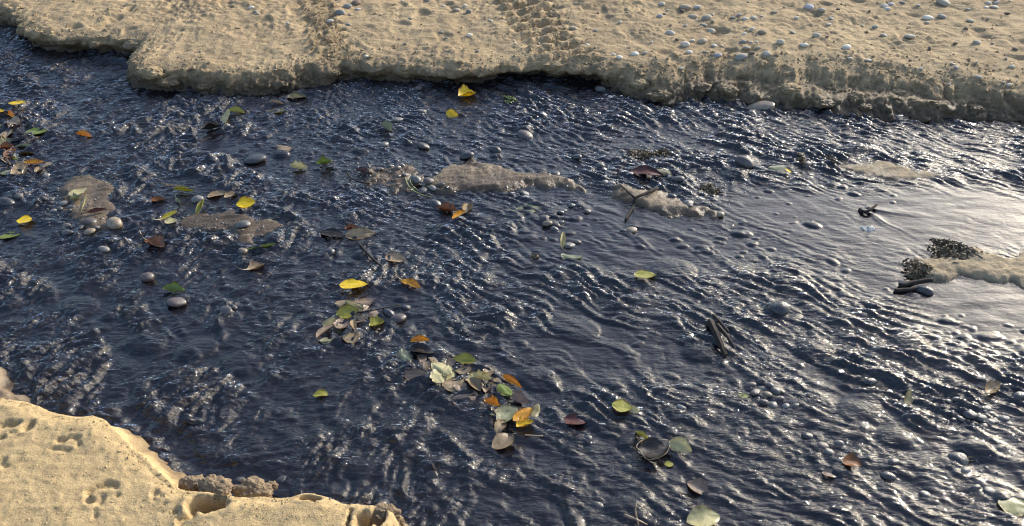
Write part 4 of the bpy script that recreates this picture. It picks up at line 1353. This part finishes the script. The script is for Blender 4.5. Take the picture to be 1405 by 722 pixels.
# u, v, length px, width/length, image angle deg, colour, form, stalk, label
#   form: f flat, c cupped, b boat (both ends up), v folded along the rib, t tilted up towards the viewer, k crumpled
LEAVES = [
    (25, 145, 22, .50, 4, 'yellow', 'f', 0, "golden oval leaf alone above the drifted leaf heap"),
    (0, 156, 14, .6, 10, 'yellow', 'c', 0, "yellow leaf scrap beside a curled orange leaf"),
    (14, 160, 20, .5, -28, 'orange', 'v', 0, "curled orange-brown leaf below the golden oval leaf"),
    (1, 174, 15, .6, 8, 'lime', 'f', 0, "olive yellow leaf by grey pebbles at the leaf drift"),
    (50, 182, 29, .62, 3, 'green', 'f', 0, "broad green oval leaf floating in dark water"),
    (45, 193, 20, .35, 18, 'tan', 'v', 0, "narrow tan leaf just below the broad green leaf"),
    (34, 202, 24, .32, 3, 'sage', 'v', 0, "pale green folded leaf lying level under the narrow tan leaf"),
    (10, 204, 19, .6, 8, 'rust', 'k', 0, "rusty brown leaf beside the pale green folded leaf"),
    (2, 190, 14, .7, 50, 'olive', 'k', 0, "dull olive crumpled leaf in the leaf drift"),
    (116, 189, 20, .6, -12, 'orange', 'v', 0, "lone bright orange-yellow folded leaf in dark water"),
    (28, 223, 22, .5, -25, 'green', 'c', 0, "mid green leaf tucked under a long orange-tan leaf"),
    (48, 226, 28, .34, 0, 'orange', 'b', 0, "long orange-tan leaf curling over the green leaf"),
    (8, 222, 26, .32, -38, 'tan', 'v', 0, "tan strap-shaped curled leaf at the drift's edge"),
    (55, 235, 14, .7, 20, 'tan', 'k', 0, "small curled brownish leaf next to a pale pebble"),
    (37, 235, 16, .35, 50, 'tan', 'v', 0, "small tan leaf pointing down beside the orange-tan leaf"),
    (8, 236, 18, .7, 15, 'sage', 'c', 0, "greyish wet leaf under the strap-shaped leaf"),
    (153, 251, 19, .48, 5, 'pale', 'f', 1, "pale yellow-green leaf with stalk on top of the small sandbar"),
    (108, 264, 26, .52, 22, 'pale', 'f', 0, "pale yellow leaf slanting on the small wet sandbar"),
    (118, 283, 22, .40, 58, 'pale', 'v', 0, "pale yellow folded leaf standing steeply on the small wet sandbar"),
    (104, 274, 14, .7, 10, 'sage', 'k', 0, "small grey-green crumpled leaf between pebbles of the small sandbar"),
    (133, 291, 26, .30, 10, 'red', 'v', 0, "narrow dark red leaf on the small wet sandbar"),
    (35, 306, 20, .8, 5, 'yellow', 'f', 0, "bright yellow cupped leaf alone in black water"),
    (13, 324, 30, .45, 10, 'green', 'f', 0, "dull green leaf below the bright yellow cupped leaf"),
    (252, 263, 26, .5, -4, 'lime', 'v', 0, "yellow-green folded leaf above the rippled sandbar"),
    (247, 281, 22, .30, -58, 'sage', 'v', 1, "slender pale green curled leaf hanging below the folded leaf"),
    (232, 297, 24, .36, 28, 'lime', 'v', 1, "slender yellow-green leaf at the head of the rippled sandbar"),
    (235, 305, 16, .8, 15, 'pale', 'b', 0, "pale cream cupped leaf at the head of the rippled sandbar"),
    (277, 290, 23, .45, 52, 'lime', 'v', 0, "olive yellow leaf standing on the rippled sandbar"),
    (338, 283, 25, .62, 12, 'yellow', 't', 0, "brilliant yellow leaf tilted up on the rippled sandbar"),
    (298, 269, 26, .42, 14, 'tan', 'b', 0, "tan curled leaf above the rippled sandbar"),
    (318, 270, 20, .45, 20, 'tan', 'k', 0, "faded tan leaf trailing behind the curled tan leaf"),
    (360, 341, 36, .26, 12, 'green', 'v', 0, "long narrow green leaf at the tail of the rippled sandbar"),
    (213, 338, 26, .7, -20, 'rust', 'k', 1, "crumpled brown leaf with a pale upright stalk"),
    (352, 369, 24, .55, 20, 'tan', 'k', 1, "pale brown curled leaf with hooked stalk below the sandbar"),
    (218, 277, 20, .4, 10, 'rust', 'k', 0, "small rust-red leaf scrap left of the folded yellow-green leaf"),
    (240, 400, 29, .5, -8, 'green', 'k', 0, "ragged green leaf draped over a mauve stone"),
    (486, 395, 37, .52, 2, 'yellow', 'f', 0, "vivid yellow boat-shaped leaf with raised rim mid-stream"),
    (564, 393, 27, .42, -20, 'orange', 'b', 1, "small orange-yellow leaf at the end of a slender twig"),
    (476, 431, 29, .58, 14, 'lime', 't', 0, "yellow-green leaf lying on pale sunken leaves"),
    (473, 416, 26, .7, 5, 'tan', 'c', 0, "washed-out beige leaf awash under the vivid yellow leaf"),
    (500, 415, 28, .6, 10, 'pink', 'c', 0, "pinkish beige leaf awash right of the washed-out beige leaf"),
    (488, 453, 30, .36, -80, 'tan', 'v', 0, "brown leaf folded lengthwise hanging below the yellow-green leaf"),
    (517, 446, 20, .85, 20, 'lime', 'k', 0, "crumpled ball of a yellow-green leaf beside the thin twig"),
    (447, 457, 28, .55, 38, 'pink', 'v', 0, "mauve brown leaf folded at the drift's lower edge"),
    (463, 453, 28, .7, -15, 'olive', 'c', 0, "dark grey-green leaf sunk beside the mauve brown leaf"),
    (453, 442, 22, .6, 40, 'olive', 'c', 0, "dull olive leaf sunk above the mauve brown leaf"),
    (452, 468, 24, .6, 10, 'sage', 'c', 0, "grey sunken leaf at the bottom of the brown leaf group"),
    (576, 470, 24, .5, 4, 'orange', 'v', 0, "rust-orange arched leaf at the top of the leaf raft"),
    (580, 482, 34, .45, -10, 'dark', 'c', 0, "blackened leaf under the rust-orange arched leaf"),
    (557, 490, 24, .6, -58, 'sage', 'c', 0, "pale green leaf at the left tip of the leaf raft"),
    (572, 517, 32, .5, 4, 'pink', 't', 0, "pinkish brown leaf along the lower left of the leaf raft"),
    (588, 500, 30, .7, 20, 'tan', 'c', 0, "beige soaked leaf in the middle of the leaf raft"),
    (606, 508, 30, .6, -30, 'pale', 'c', 0, "pale soaked leaf overlapping the beige one in the leaf raft"),
    (622, 526, 30, .7, 15, 'tan', 'c', 0, "beige soaked leaf above the blurred sunken leaf"),
    (660, 520, 28, .5, -12, 'pale', 'k', 0, "creased pale leaf between the grey olive and orange leaves"),
    (638, 496, 30, .45, -6, 'lime', 't', 0, "yellow-green leaf on top of the leaf raft"),
    (646, 515, 30, .45, -4, 'olive', 'f', 0, "flat grey olive leaf under the yellow-green one in the raft"),
    (703, 527, 30, .38, -32, 'orange', 'v', 0, "folded orange leaf on a green leaf at the raft's right"),
    (693, 536, 24, .6, -38, 'green', 'c', 0, "green leaf under the folded orange leaf"),
    (675, 557, 22, .6, -22, 'orange', 'k', 0, "small orange-brown crumpled leaf in the leaf raft"),
    (697, 572, 32, .7, 40, 'sage', 'c', 0, "pale sage leaf soaked beside the bright orange leaf"),
    (712, 552, 24, .6, -20, 'pink', 'k', 0, "pinkish crumpled leaf above the bright orange leaf"),
    (717, 573, 30, .48, 34, 'orange', 't', 0, "bright orange-yellow leaf raised at the raft's lower end"),
    (720, 586, 23, .6, 20, 'yellow', 'k', 0, "yellow leaf just beneath the bright orange-yellow leaf"),
    (733, 566, 24, .55, 60, 'olive', 'c', 0, "dull olive leaf behind the bright orange-yellow leaf"),
    (637, 545, 36, .8, 10, 'pink', 'c', 0, "round blurred beige leaf just under the water below the raft"),
    (690, 606, 32, .7, 35, 'tan', 'c', 0, "beige triangular leaf sunk at the raft's lower end"),
    (853, 558, 26, .75, -10, 'lime', 'f', 0, "faded yellow-green leaf just awash in the dark run"),
    (869, 564, 18, .45, -18, 'pale', 't', 0, "small pale leaf overlapping the faded yellow-green leaf"),
    (880, 602, 24, .5, -45, 'lime', 'v', 0, "yellow-green folded leaf at the rim of the big dark leaf"),
    (887, 609, 18, .6, 30, 'olive', 'k', 0, "curled olive leaf between the folded leaf and the big dark leaf"),
    (895, 621, 40, .74, 8, 'dark', 'b', 0, "big dark leaf with a pale rolled-up rim"),
    (933, 616, 32, .6, -22, 'pale', 't', 0, "pale yellow three-cornered leaf beside the big dark leaf"),
    (918, 638, 12, .7, 0, 'lime', 'f', 0, "tiny yellow leaf scrap below the big dark leaf"),
    (957, 670, 32, .6, -30, 'pink', 'c', 0, "pinkish beige curled leaf draped over a ridge of water"),
    (965, 713, 44, .6, 10, 'pale', 'c', 0, "large golden beige leaf below the pinkish curled leaf"),
    (787, 580, 32, .55, -5, 'red', 'c', 0, "dark reddish sunken leaf right of the leaf raft"),
    (885, 381, 29, .55, 0, 'lime', 'f', 0, "single yellow-green oval leaf in the smooth run"),
    (1168, 637, 26, .7, -10, 'rust', 'c', 0, "reddish brown leaf awash in the lower riffle"),
    (1138, 652, 20, .6, -15, 'pink', 'c', 0, "pinkish leaf awash left of the reddish brown leaf"),
    (1244, 550, 20, .6, 75, 'olive', 't', 0, "small olive leaf standing up in the dark run"),
    (1390, 694, 40, .75, -8, 'pale', 'c', 0, "pale yellow rounded leaf alone in the dark lower run"),
    (324, 155, 24, .6, -8, 'lime', 'v', 0, "olive yellow folded leaf standing behind a pale triangular leaf"),
    (312, 168, 22, .6, 62, 'pale', 't', 1, "pale yellow triangular leaf standing upright near the bank"),
    (290, 178, 26, .7, 10, 'dark', 'k', 0, "blackish crumpled leaf left of the pale triangular leaf"),
    (382, 155, 23, .5, 2, 'lime', 'b', 0, "yellow-green cupped leaf floating below the bank"),
    (407, 135, 27, .5, 3, 'olive', 'b', 0, "brown olive boat-shaped leaf against the bank"),
    (380, 142, 20, .35, -10, 'tan', 'v', 0, "thin tan leaf left of the brown boat-shaped leaf"),
    (446, 226, 22, .6, 8, 'green', 'k', 0, "green leaf left of the gravelly mud shelf"),
    (411, 232, 24, .5, -8, 'pale', 'k', 0, "cream crumpled leaf left of the green leaf"),
    (390, 203, 26, .6, -15, 'tan', 'c', 0, "sunken beige leaf above the cream crumpled leaf"),
    (641, 134, 23, .8, 10, 'yellow', 'k', 0, "yellow ragged leaf close under the bank undercut"),
    (621, 160, 16, .7, -20, 'yellow', 't', 0, "small yellow pointed leaf in the upper riffle"),
    (530, 177, 20, .6, -35, 'sage', 'k', 0, "pale green crumpled leaf in the upper riffle"),
    (613, 290, 26, .5, -8, 'rust', 'k', 0, "orange-brown curled leaf snagged on a dark stone"),
    (629, 298, 20, .45, 30, 'orange', 'v', 0, "yellow-orange leaf overlapping the snagged orange-brown leaf"),
    (641, 289, 18, .7, 60, 'tan', 'k', 0, "tan leaf tip behind the yellow-orange snagged leaf"),
    (725, 289, 35, .45, 6, 'sage', 'f', 1, "long pale green leaf floating in smooth water"),
    (772, 334, 22, .4, 84, 'pale', 'v', 0, "pale green leaf standing upright among pinkish pebbles"),
    (784, 353, 28, .45, -5, 'sage', 'c', 0, "greenish sunken leaf below the upright pale green leaf"),
    (885, 238, 46, .38, -4, 'red', 'c', 0, "long reddish brown leaf lying above the tapering sandbar"),
    (908, 236, 26, .6, -10, 'olive', 'c', 0, "grey olive leaf over the end of the reddish brown leaf"),
    (495, 324, 40, .4, 4, 'tan', 't', 0, "long tan leaf lying in the riffle above the dark stick"),
    (482, 315, 16, .6, 10, 'rust', 'k', 0, "small russet leaf on top of the long tan leaf"),
    (456, 322, 34, .45, -8, 'dark', 'c', 0, "blackened leaf left of the long tan leaf"),
    (500, 237, 22, .4, -12, 'red', 'v', 0, "dark red curled leaf on the gravelly mud shelf"),
    (543, 357, 26, .6, -10, 'tan', 'c', 0, "brown leaf wrapped over pebbles at the end of the dark stick"),
    (1081, 238, 9, .6, -40, 'yellow', 'f', 0, "tiny yellow leaf fleck on a dark wet lump"),
    (1068, 230, 26, .6, 0, 'sage', 'c', 0, "grey-green soaked leaf behind the tiny yellow fleck"),
    (540, 540, 5, .6, 0, 'pale', 'f', 0, None),
    (440, 543, 20, .55, 6, 'lime', 'c', 0, "dim yellow-green leaf sunk in the lower left run"),
    (1360, 535, 26, .5, 35, 'tan', 'k', 0, "wrinkled tan leaf glinting beside the large dark stone"),
    (1330, 632, 24, .35, 8, 'olive', 'v', 0, "thin olive leaf caught on the broad dark stone"),
    (598, 645, 22, .55, -75, 'dark', 'v', 0, "dark folded leaf clinging to the pointed stone in the flow"),
    (958, 573, 12, .7, 0, 'green', 'f', 0, None),
    (968, 540, 14, .7, -20, 'green', 'f', 0, None),
    (1021, 544, 14, .6, -10, 'green', 'f', 0, "small green leaf scrap beside the pinkish pebble cluster"),
]


def ground_at(u, v):
    z = 0.0
    for _ in range(3):
        c = px(u, v, z)
        z = surface_at(c[0], c[1])
    c = px(u, v, z)
    return Vector((c[0], c[1], z))


for k, (u, v, lp, ratio, ang, colr, form, stalk, lab) in enumerate(LEAVES):
    if lab is None:
        continue
    a = R(ang)
    P = ground_at(u, v)
    steep = abs(math.sin(a))
    dv = -math.sin(a) * lp * 0.5
    du = math.cos(a) * lp * 0.5
    e0, e1 = px(u - du, v - dv, P.z), px(u + du, v + dv, P.z)
    L = float(np.linalg.norm(e1 - e0))
    yaw = math.atan2(e1[1] - e0[1], e1[0] - e0[0])
    mpp = m_per_px(P)
    L = min(L, lp * mpp * 1.25) * 1.08
    W = lp * mpp * ratio * (1.15 if form in 'tvb' else 1.28)
    cup, bend, fold, roll, pitch, lift, rag = 0.08, 0.02, 0.0, 0.0, 0.0, 0.0015, 0.08
    if form == 'c':
        cup, bend, lift = random.choice([-0.22, -0.14, 0.22]), random.uniform(-0.05, 0.06), 0.0035
    elif form == 'b':
        cup, bend, lift, roll = 0.26, 0.06, 0.002, 0.10
    elif form == 'v':
        fold, bend, lift, roll = 0.75, 0.05, 0.0005, random.uniform(-0.3, 0.5)
    elif form == 't':
        cup, bend, roll, lift = 0.14, 0.03, 0.55, 0.003
    elif form == 'k':
        cup, bend, fold, roll, rag, lift = 0.30, 0.12, random.uniform(0.2, 0.6), random.uniform(-0.15, 0.25), 0.35, 0.001
    if steep > 0.7 and form in 'tv':
        pitch = 0.35
    if lab.startswith('big dark'):
        lift += 0.006
    if colr in ('yellow', 'orange') or lab.startswith('single'):
        lift += 0.0045 + (0.004 if form == 'f' else 0.0)
    me = leaf_mesh(L, W, cup, bend, fold, 500 + k, random.uniform(0.72, 1.05), rag)
    o = link("leaf", me, LEAF[colr])
    o.rotation_mode = 'XYZ'
    M = Matrix.Rotation(yaw, 4, 'Z') @ Matrix.Rotation(-pitch, 4, 'Y') @ Matrix.Rotation(roll if math.cos(yaw) > 0 else -roll, 4, 'X')
    o.matrix_world = Matrix.Translation(P + Vector((0, 0, lift + abs(math.sin(roll)) * W * 0.22 + abs(math.sin(pitch)) * L * 0.4))) @ M
    tag(o, lab, "leaf", "fallen leaves in the stream")
    if stalk:
        s0 = -0.5 * L
        zc = bend * L
        pts = [(s0 + 0.004, 0, zc), (s0 - 0.010, 0.002, zc + 0.003), (s0 - 0.020, 0.006, zc + 0.010), (s0 - 0.027, 0.008, zc + 0.020 if form == 'k' else zc + 0.006)]
        link("stalk", tube_mesh(pts, [.0013, .0011, .0010, .0010], 6), M_PALETWIG, o)

# soaked look-alike scraps packed between the named leaves
for grp, lab, spots_, cols in (("leaf raft scraps", "soaked beige leaf scrap packed into the leaf raft", [(582, 492), (596, 494), (600, 516), (612, 498), (618, 512), (634, 508), (630, 532), (652, 530), (664, 534), (676, 528), (668, 510), (684, 566), (704, 560), (688, 586), (596, 506), (645, 522)], ['tan', 'pale', 'sage', 'pink']),
                               ("drift heap scraps", "soaked brownish leaf scrap in the drifted leaf heap", [(20, 168), (8, 182), (24, 192), (16, 212), (40, 212), (60, 228), (24, 234), (10, 196), (30, 182), (3, 228)], ['tan', 'olive', 'rust', 'dark']),
                               ("brown leaf group scraps", "soaked leaf scrap among the leaves below the vivid yellow leaf", [(484, 420), (506, 424), (492, 440), (470, 446), (456, 450), (444, 466), (512, 432), (480, 464)], ['tan', 'olive', 'pink', 'sage'])):
    for (u, v) in spots_:
        P = ground_at(u + random.uniform(-3, 3), v + random.uniform(-2, 2))
        L = random.uniform(20, 32) * m_per_px(P)
        me = leaf_mesh(L, L * random.uniform(0.5, 0.8), random.uniform(-0.15, 0.2), random.uniform(-0.08, 0.10), random.choice([0, 0, 0.4]), random.randrange(9999), random.uniform(0.7, 1.1), 0.3)
        o = link("leaf", me, LEAF[random.choice(cols)])
        o.location = P + Vector((0, 0, random.uniform(-0.001, 0.005)))
        o.rotation_euler = (random.uniform(-0.35, 0.35), random.uniform(-0.2, 0.2), random.uniform(0, 6.3))
        tag(o, lab, "leaf", grp)

# rolled-up pale rim of the big dark leaf
rim_leaf = [o for o in bpy.data.objects if o.get("label", "").startswith("big dark leaf")][0]
Lr, Wr = rim_leaf.dimensions.x, rim_leaf.dimensions.y
ptsr, rr = [], []
for i in range(29):
    a = 2 * math.pi * i / 28
    wr = 1 + 0.07 * math.sin(3 * a + 1) + 0.05 * math.sin(5 * a)
    ptsr.append((0.50 * Lr * math.cos(a) * wr, 0.46 * Wr * math.sin(a) * wr, 0.007 + 0.003 * math.cos(2 * a) + 0.002 * math.sin(4 * a)))
    rr.append(0.0007 + 0.0005 * math.sin(2 * a + 0.5) ** 2)
link("rolled_rim", tube_mesh(ptsr, rr, 6, 0.2), M_PALETWIG, rim_leaf)


# ------------------------------------------------------------------ sand clods at the bank edges
def clod(u, v, wpx, bvh, z, label, mat, flat=0.7, seed=0):
    if bvh is not None:
        loc, _ = ray_hit(bvh, u, v)
        if loc is None:
            c = px(u, v, z)
            loc = Vector((c[0], c[1], z))
    else:
        c = px(u, v, z)
        loc = Vector((c[0], c[1], z))
    half = wpx * m_per_px(loc) * 0.5
    import bmesh
    bm = bmesh.new()
    bmesh.ops.create_icosphere(bm, subdivisions=5, radius=1.0)
    vv = np.array([t.co[:] for t in bm.verts])
    ff = np.array([[t.index for t in fc.verts] for fc in bm.faces])
    bm.free()
    n = fbm3(vv[:, 0] + seed * 3.7, vv[:, 1] + seed, vv[:, 2], 0.9, 2, seed) * 0.28 + (np.abs(fbm3(vv[:, 0], vv[:, 1] + seed, vv[:, 2], 0.38, 3, seed + 5)) - 0.3) * 0.24 + 0.09 * fbm3(vv[:, 0], vv[:, 1], vv[:, 2] + seed, 0.16, 2, seed + 9)
    vv = vv * (1 + n)[:, None] * np.array([1, 0.75, flat]) * half
    o = link("sand_clod", mesh_np("sand_clod", vv, ff), mat)
    o.location = loc + Vector((0, 0.25 * half if bvh is not None else 0, half * flat * (-0.25 if bvh is not None else 0.15)))
    o.rotation_euler = (0, 0, random.uniform(-0.3, 0.3))
    tag(o, label, "sand clod")


clod(266, 664, 34, None, 0.075, "knobbly sand clod left of the dark hole in the paw-printed bank", M_CRUMB, 0.6, 1)
clod(294, 670, 44, None, 0.085, "rounded sand clod overhanging the dark hole at the bank edge", M_CRUMB, 0.6, 2)
clod(350, 676, 50, None, 0.060, "rough lumpy clod slumped against the paw-printed bank edge", M_CRUMB, 0.6, 3)
clod(372, 668, 18, None, 0.030, "small wet clod beside the rough lumpy clod", M_CRUMB, 0.7, 4)
clod(528, 712, 46, None, 0.080, "broken dark-pored clod at the corner of the paw-printed bank", M_CRUMB, 0.7, 5)
clod(545, 716, 22, None, 0.060, "small crumbly clod at the outer corner of the paw-printed bank", M_CRUMB, 0.8, 6)
CLODL = {905: "sand lump jutting over the water near the end of the undercut", 1085: "broad sand lump low in the slope under the bright round white stone", 1130: "sand lump just above the water right of the large flat brown stone",
         1176: "broad sand lump in the slope under the perched white pebble", 1188: "small nub of sand at the waterline under the perched white pebble", 205: "sand lump at the notched corner where the bank juts out",
         185: "sand lump at the recess behind the jutting bank corner", 640: "sand lump between the two dark undercuts of the bank", 878: "small sand lump next to the undercut's end", 130: "small sand lump on the set-back stretch of bank", 420: "sand lump at the bank foot below the slate cluster track"}
for i, (u, v, w) in enumerate([(878, 116, 26), (905, 130, 34), (962, 120, 30), (1000, 124, 24), (1085, 122, 26), (1130, 142, 30), (1176, 134, 26), (1188, 148, 20), (1232, 128, 24), (1080, 102, 18), (640, 108, 20), (205, 100, 34), (230, 112, 30), (185, 62, 30), (280, 118, 22), (130, 60, 22), (1290, 145, 26), (1340, 148, 22), (420, 108, 26), (455, 100, 20)]):
    clod(u, v, w, far_bvh, 0.05, CLODL.get(u, "crumbled sand lump in the shaded face of the pebbly bank"), M_FAR, 0.45, 20 + i)
for o in bpy.data.objects:
    if o.get("label") == "crumbled sand lump in the shaded face of the pebbly bank":
        o["group"] = "sand lumps in the bank face"


# ------------------------------------------------------------------ loose crumbs and grit (uncountable)
def crumbs(name, spots, label, mat, smooth=False):
    base = np.array([(1, 0, 0), (-1, 0, 0), (0, 1, 0), (0, -1, 0), (0, 0, 1), (0, 0, -1)], float)
    fc = np.array([(0, 2, 4), (2, 1, 4), (1, 3, 4), (3, 0, 4), (2, 0, 5), (1, 2, 5), (3, 1, 5), (0, 3, 5)])
    V, F = [], []
    for i, (p, r) in enumerate(spots):
        a = random.uniform(0, 6.3)
        c, s = math.cos(a), math.sin(a)
        b = base * np.array([r * random.uniform(.7, 1.4), r * random.uniform(.6, 1.1), r * random.uniform(.4, .8)]) + rng.normal(0, r * 0.18, (6, 3))
        b = np.stack([b[:, 0] * c - b[:, 1] * s, b[:, 0] * s + b[:, 1] * c, b[:, 2]], 1) + np.array(p)
        V.append(b)
        F.append(fc + 6 * i)
    o = link(name, mesh_np(name, np.concatenate(V), np.concatenate(F), smooth), mat)
    tag(o, label, None, kind="stuff")
    return o


spots = []
tries = 0
while len(spots) < 5200 and tries < 30000:
    tries += 1
    m = random.random()
    if m < 0.35:
        u, v = random.uniform(840, 1405), random.gauss(118, 22)
    elif m < 0.55:
        t = random.random()
        u, v = 700 + 90 * t + random.gauss(0, 26), -5 + 88 * t
    elif m < 0.68:
        t = random.random()
        u, v = 430 + 40 * t + random.gauss(0, 16), 92 * t
    else:
        u, v = random.uniform(20, 1420), random.uniform(-8, 120)
    loc, nr_ = ray_hit(far_bvh, u, v)
    if loc is None or loc.z < 0.015:
        continue
    r = min(0.010, random.lognormvariate(math.log(0.0028), 0.5))
    spots.append(((loc.x, loc.y, loc.z + r * 0.2), r))
vis = FRIM[(np.abs(FRIM[:, 0]) < 2.6)]
for _ in range(2600):
    p = vis[random.randrange(len(vis))]
    x, y = p[0] + random.gauss(0, 0.02), p[1] + random.gauss(0.0, 0.035)
    hit = far_bvh.ray_cast(Vector((x, y, 1.0)), Vector((0, 0, -1)))
    if hit[0] is None or hit[0].z < 0.01:
        continue
    r = min(0.014, random.lognormvariate(math.log(0.0036), 0.55))
    spots.append(((x, y, hit[0].z + r * 0.1), r))
crumbs("sand_crumbs", spots, "loose sand crumbs scattered over the pebbly bank", M_FAR)
spots = []
for _ in range(1500):
    u, v = random.uniform(-20, 560), random.uniform(545, 735)
    loc, nr_ = ray_hit(near_bvh, u, v)
    if loc is None or loc.z < 0.08:
        continue
    r = min(0.004, random.lognormvariate(math.log(0.0012), 0.45))
    spots.append(((loc.x, loc.y, loc.z + r * 0.2), r))
nr_pts = resample(pxs(NEAR_PX, NZ), 0.004)
for _ in range(600):
    p = nr_pts[random.randrange(len(nr_pts))]
    x, y = p[0] + random.gauss(0, 0.010), p[1] + random.gauss(-0.002, 0.010)
    hit = near_bvh.ray_cast(Vector((x, y, 1.0)), Vector((0, 0, -1)))
    if hit[0] is None or hit[0].z < 0.03:
        continue
    r = min(0.005, random.lognormvariate(math.log(0.0016), 0.5))
    spots.append(((x, y, hit[0].z + r * 0.1), r))
crumbs("sand_grains", spots, "coarse sand grains on the paw-printed bank", M_NEAR)
spots = []
GRC = [(520, 238, 40, 16, 160), (585, 262, 40, 6, 60), (760, 300, 40, 18, 24), (900, 235, 50, 18, 130), (960, 262, 60, 20, 130), (1050, 540, 45, 22, 40), (1340, 570, 50, 20, 30), (1340, 650, 40, 30, 20),
       (100, 290, 50, 30, 120), (560, 370, 40, 14, 30), (470, 320, 40, 10, 30), (640, 440, 40, 24, 40), (300, 310, 60, 20, 60), (820, 250, 40, 15, 70), (620, 520, 60, 30, 70), (1000, 310, 40, 12, 30), (700, 190, 90, 20, 30), (40, 210, 50, 40, 120)]
for (u0, v0, ru, rv, n) in GRC:
    for _ in range(n):
        u, v = random.gauss(u0, ru * 0.6), random.gauss(v0, rv * 0.6)
        if v < 150:
            continue
        c = px(u, v)
        z = surface_at(c[0], c[1])
        r = min(0.009, random.lognormvariate(math.log(0.0042), 0.4))
        spots.append(((c[0], c[1], z - r * 0.25), r))
crumbs("gravel", spots, "fine wet gravel scattered along the stream and its sandbars", STONE['wetgrey'], True)

build_water()
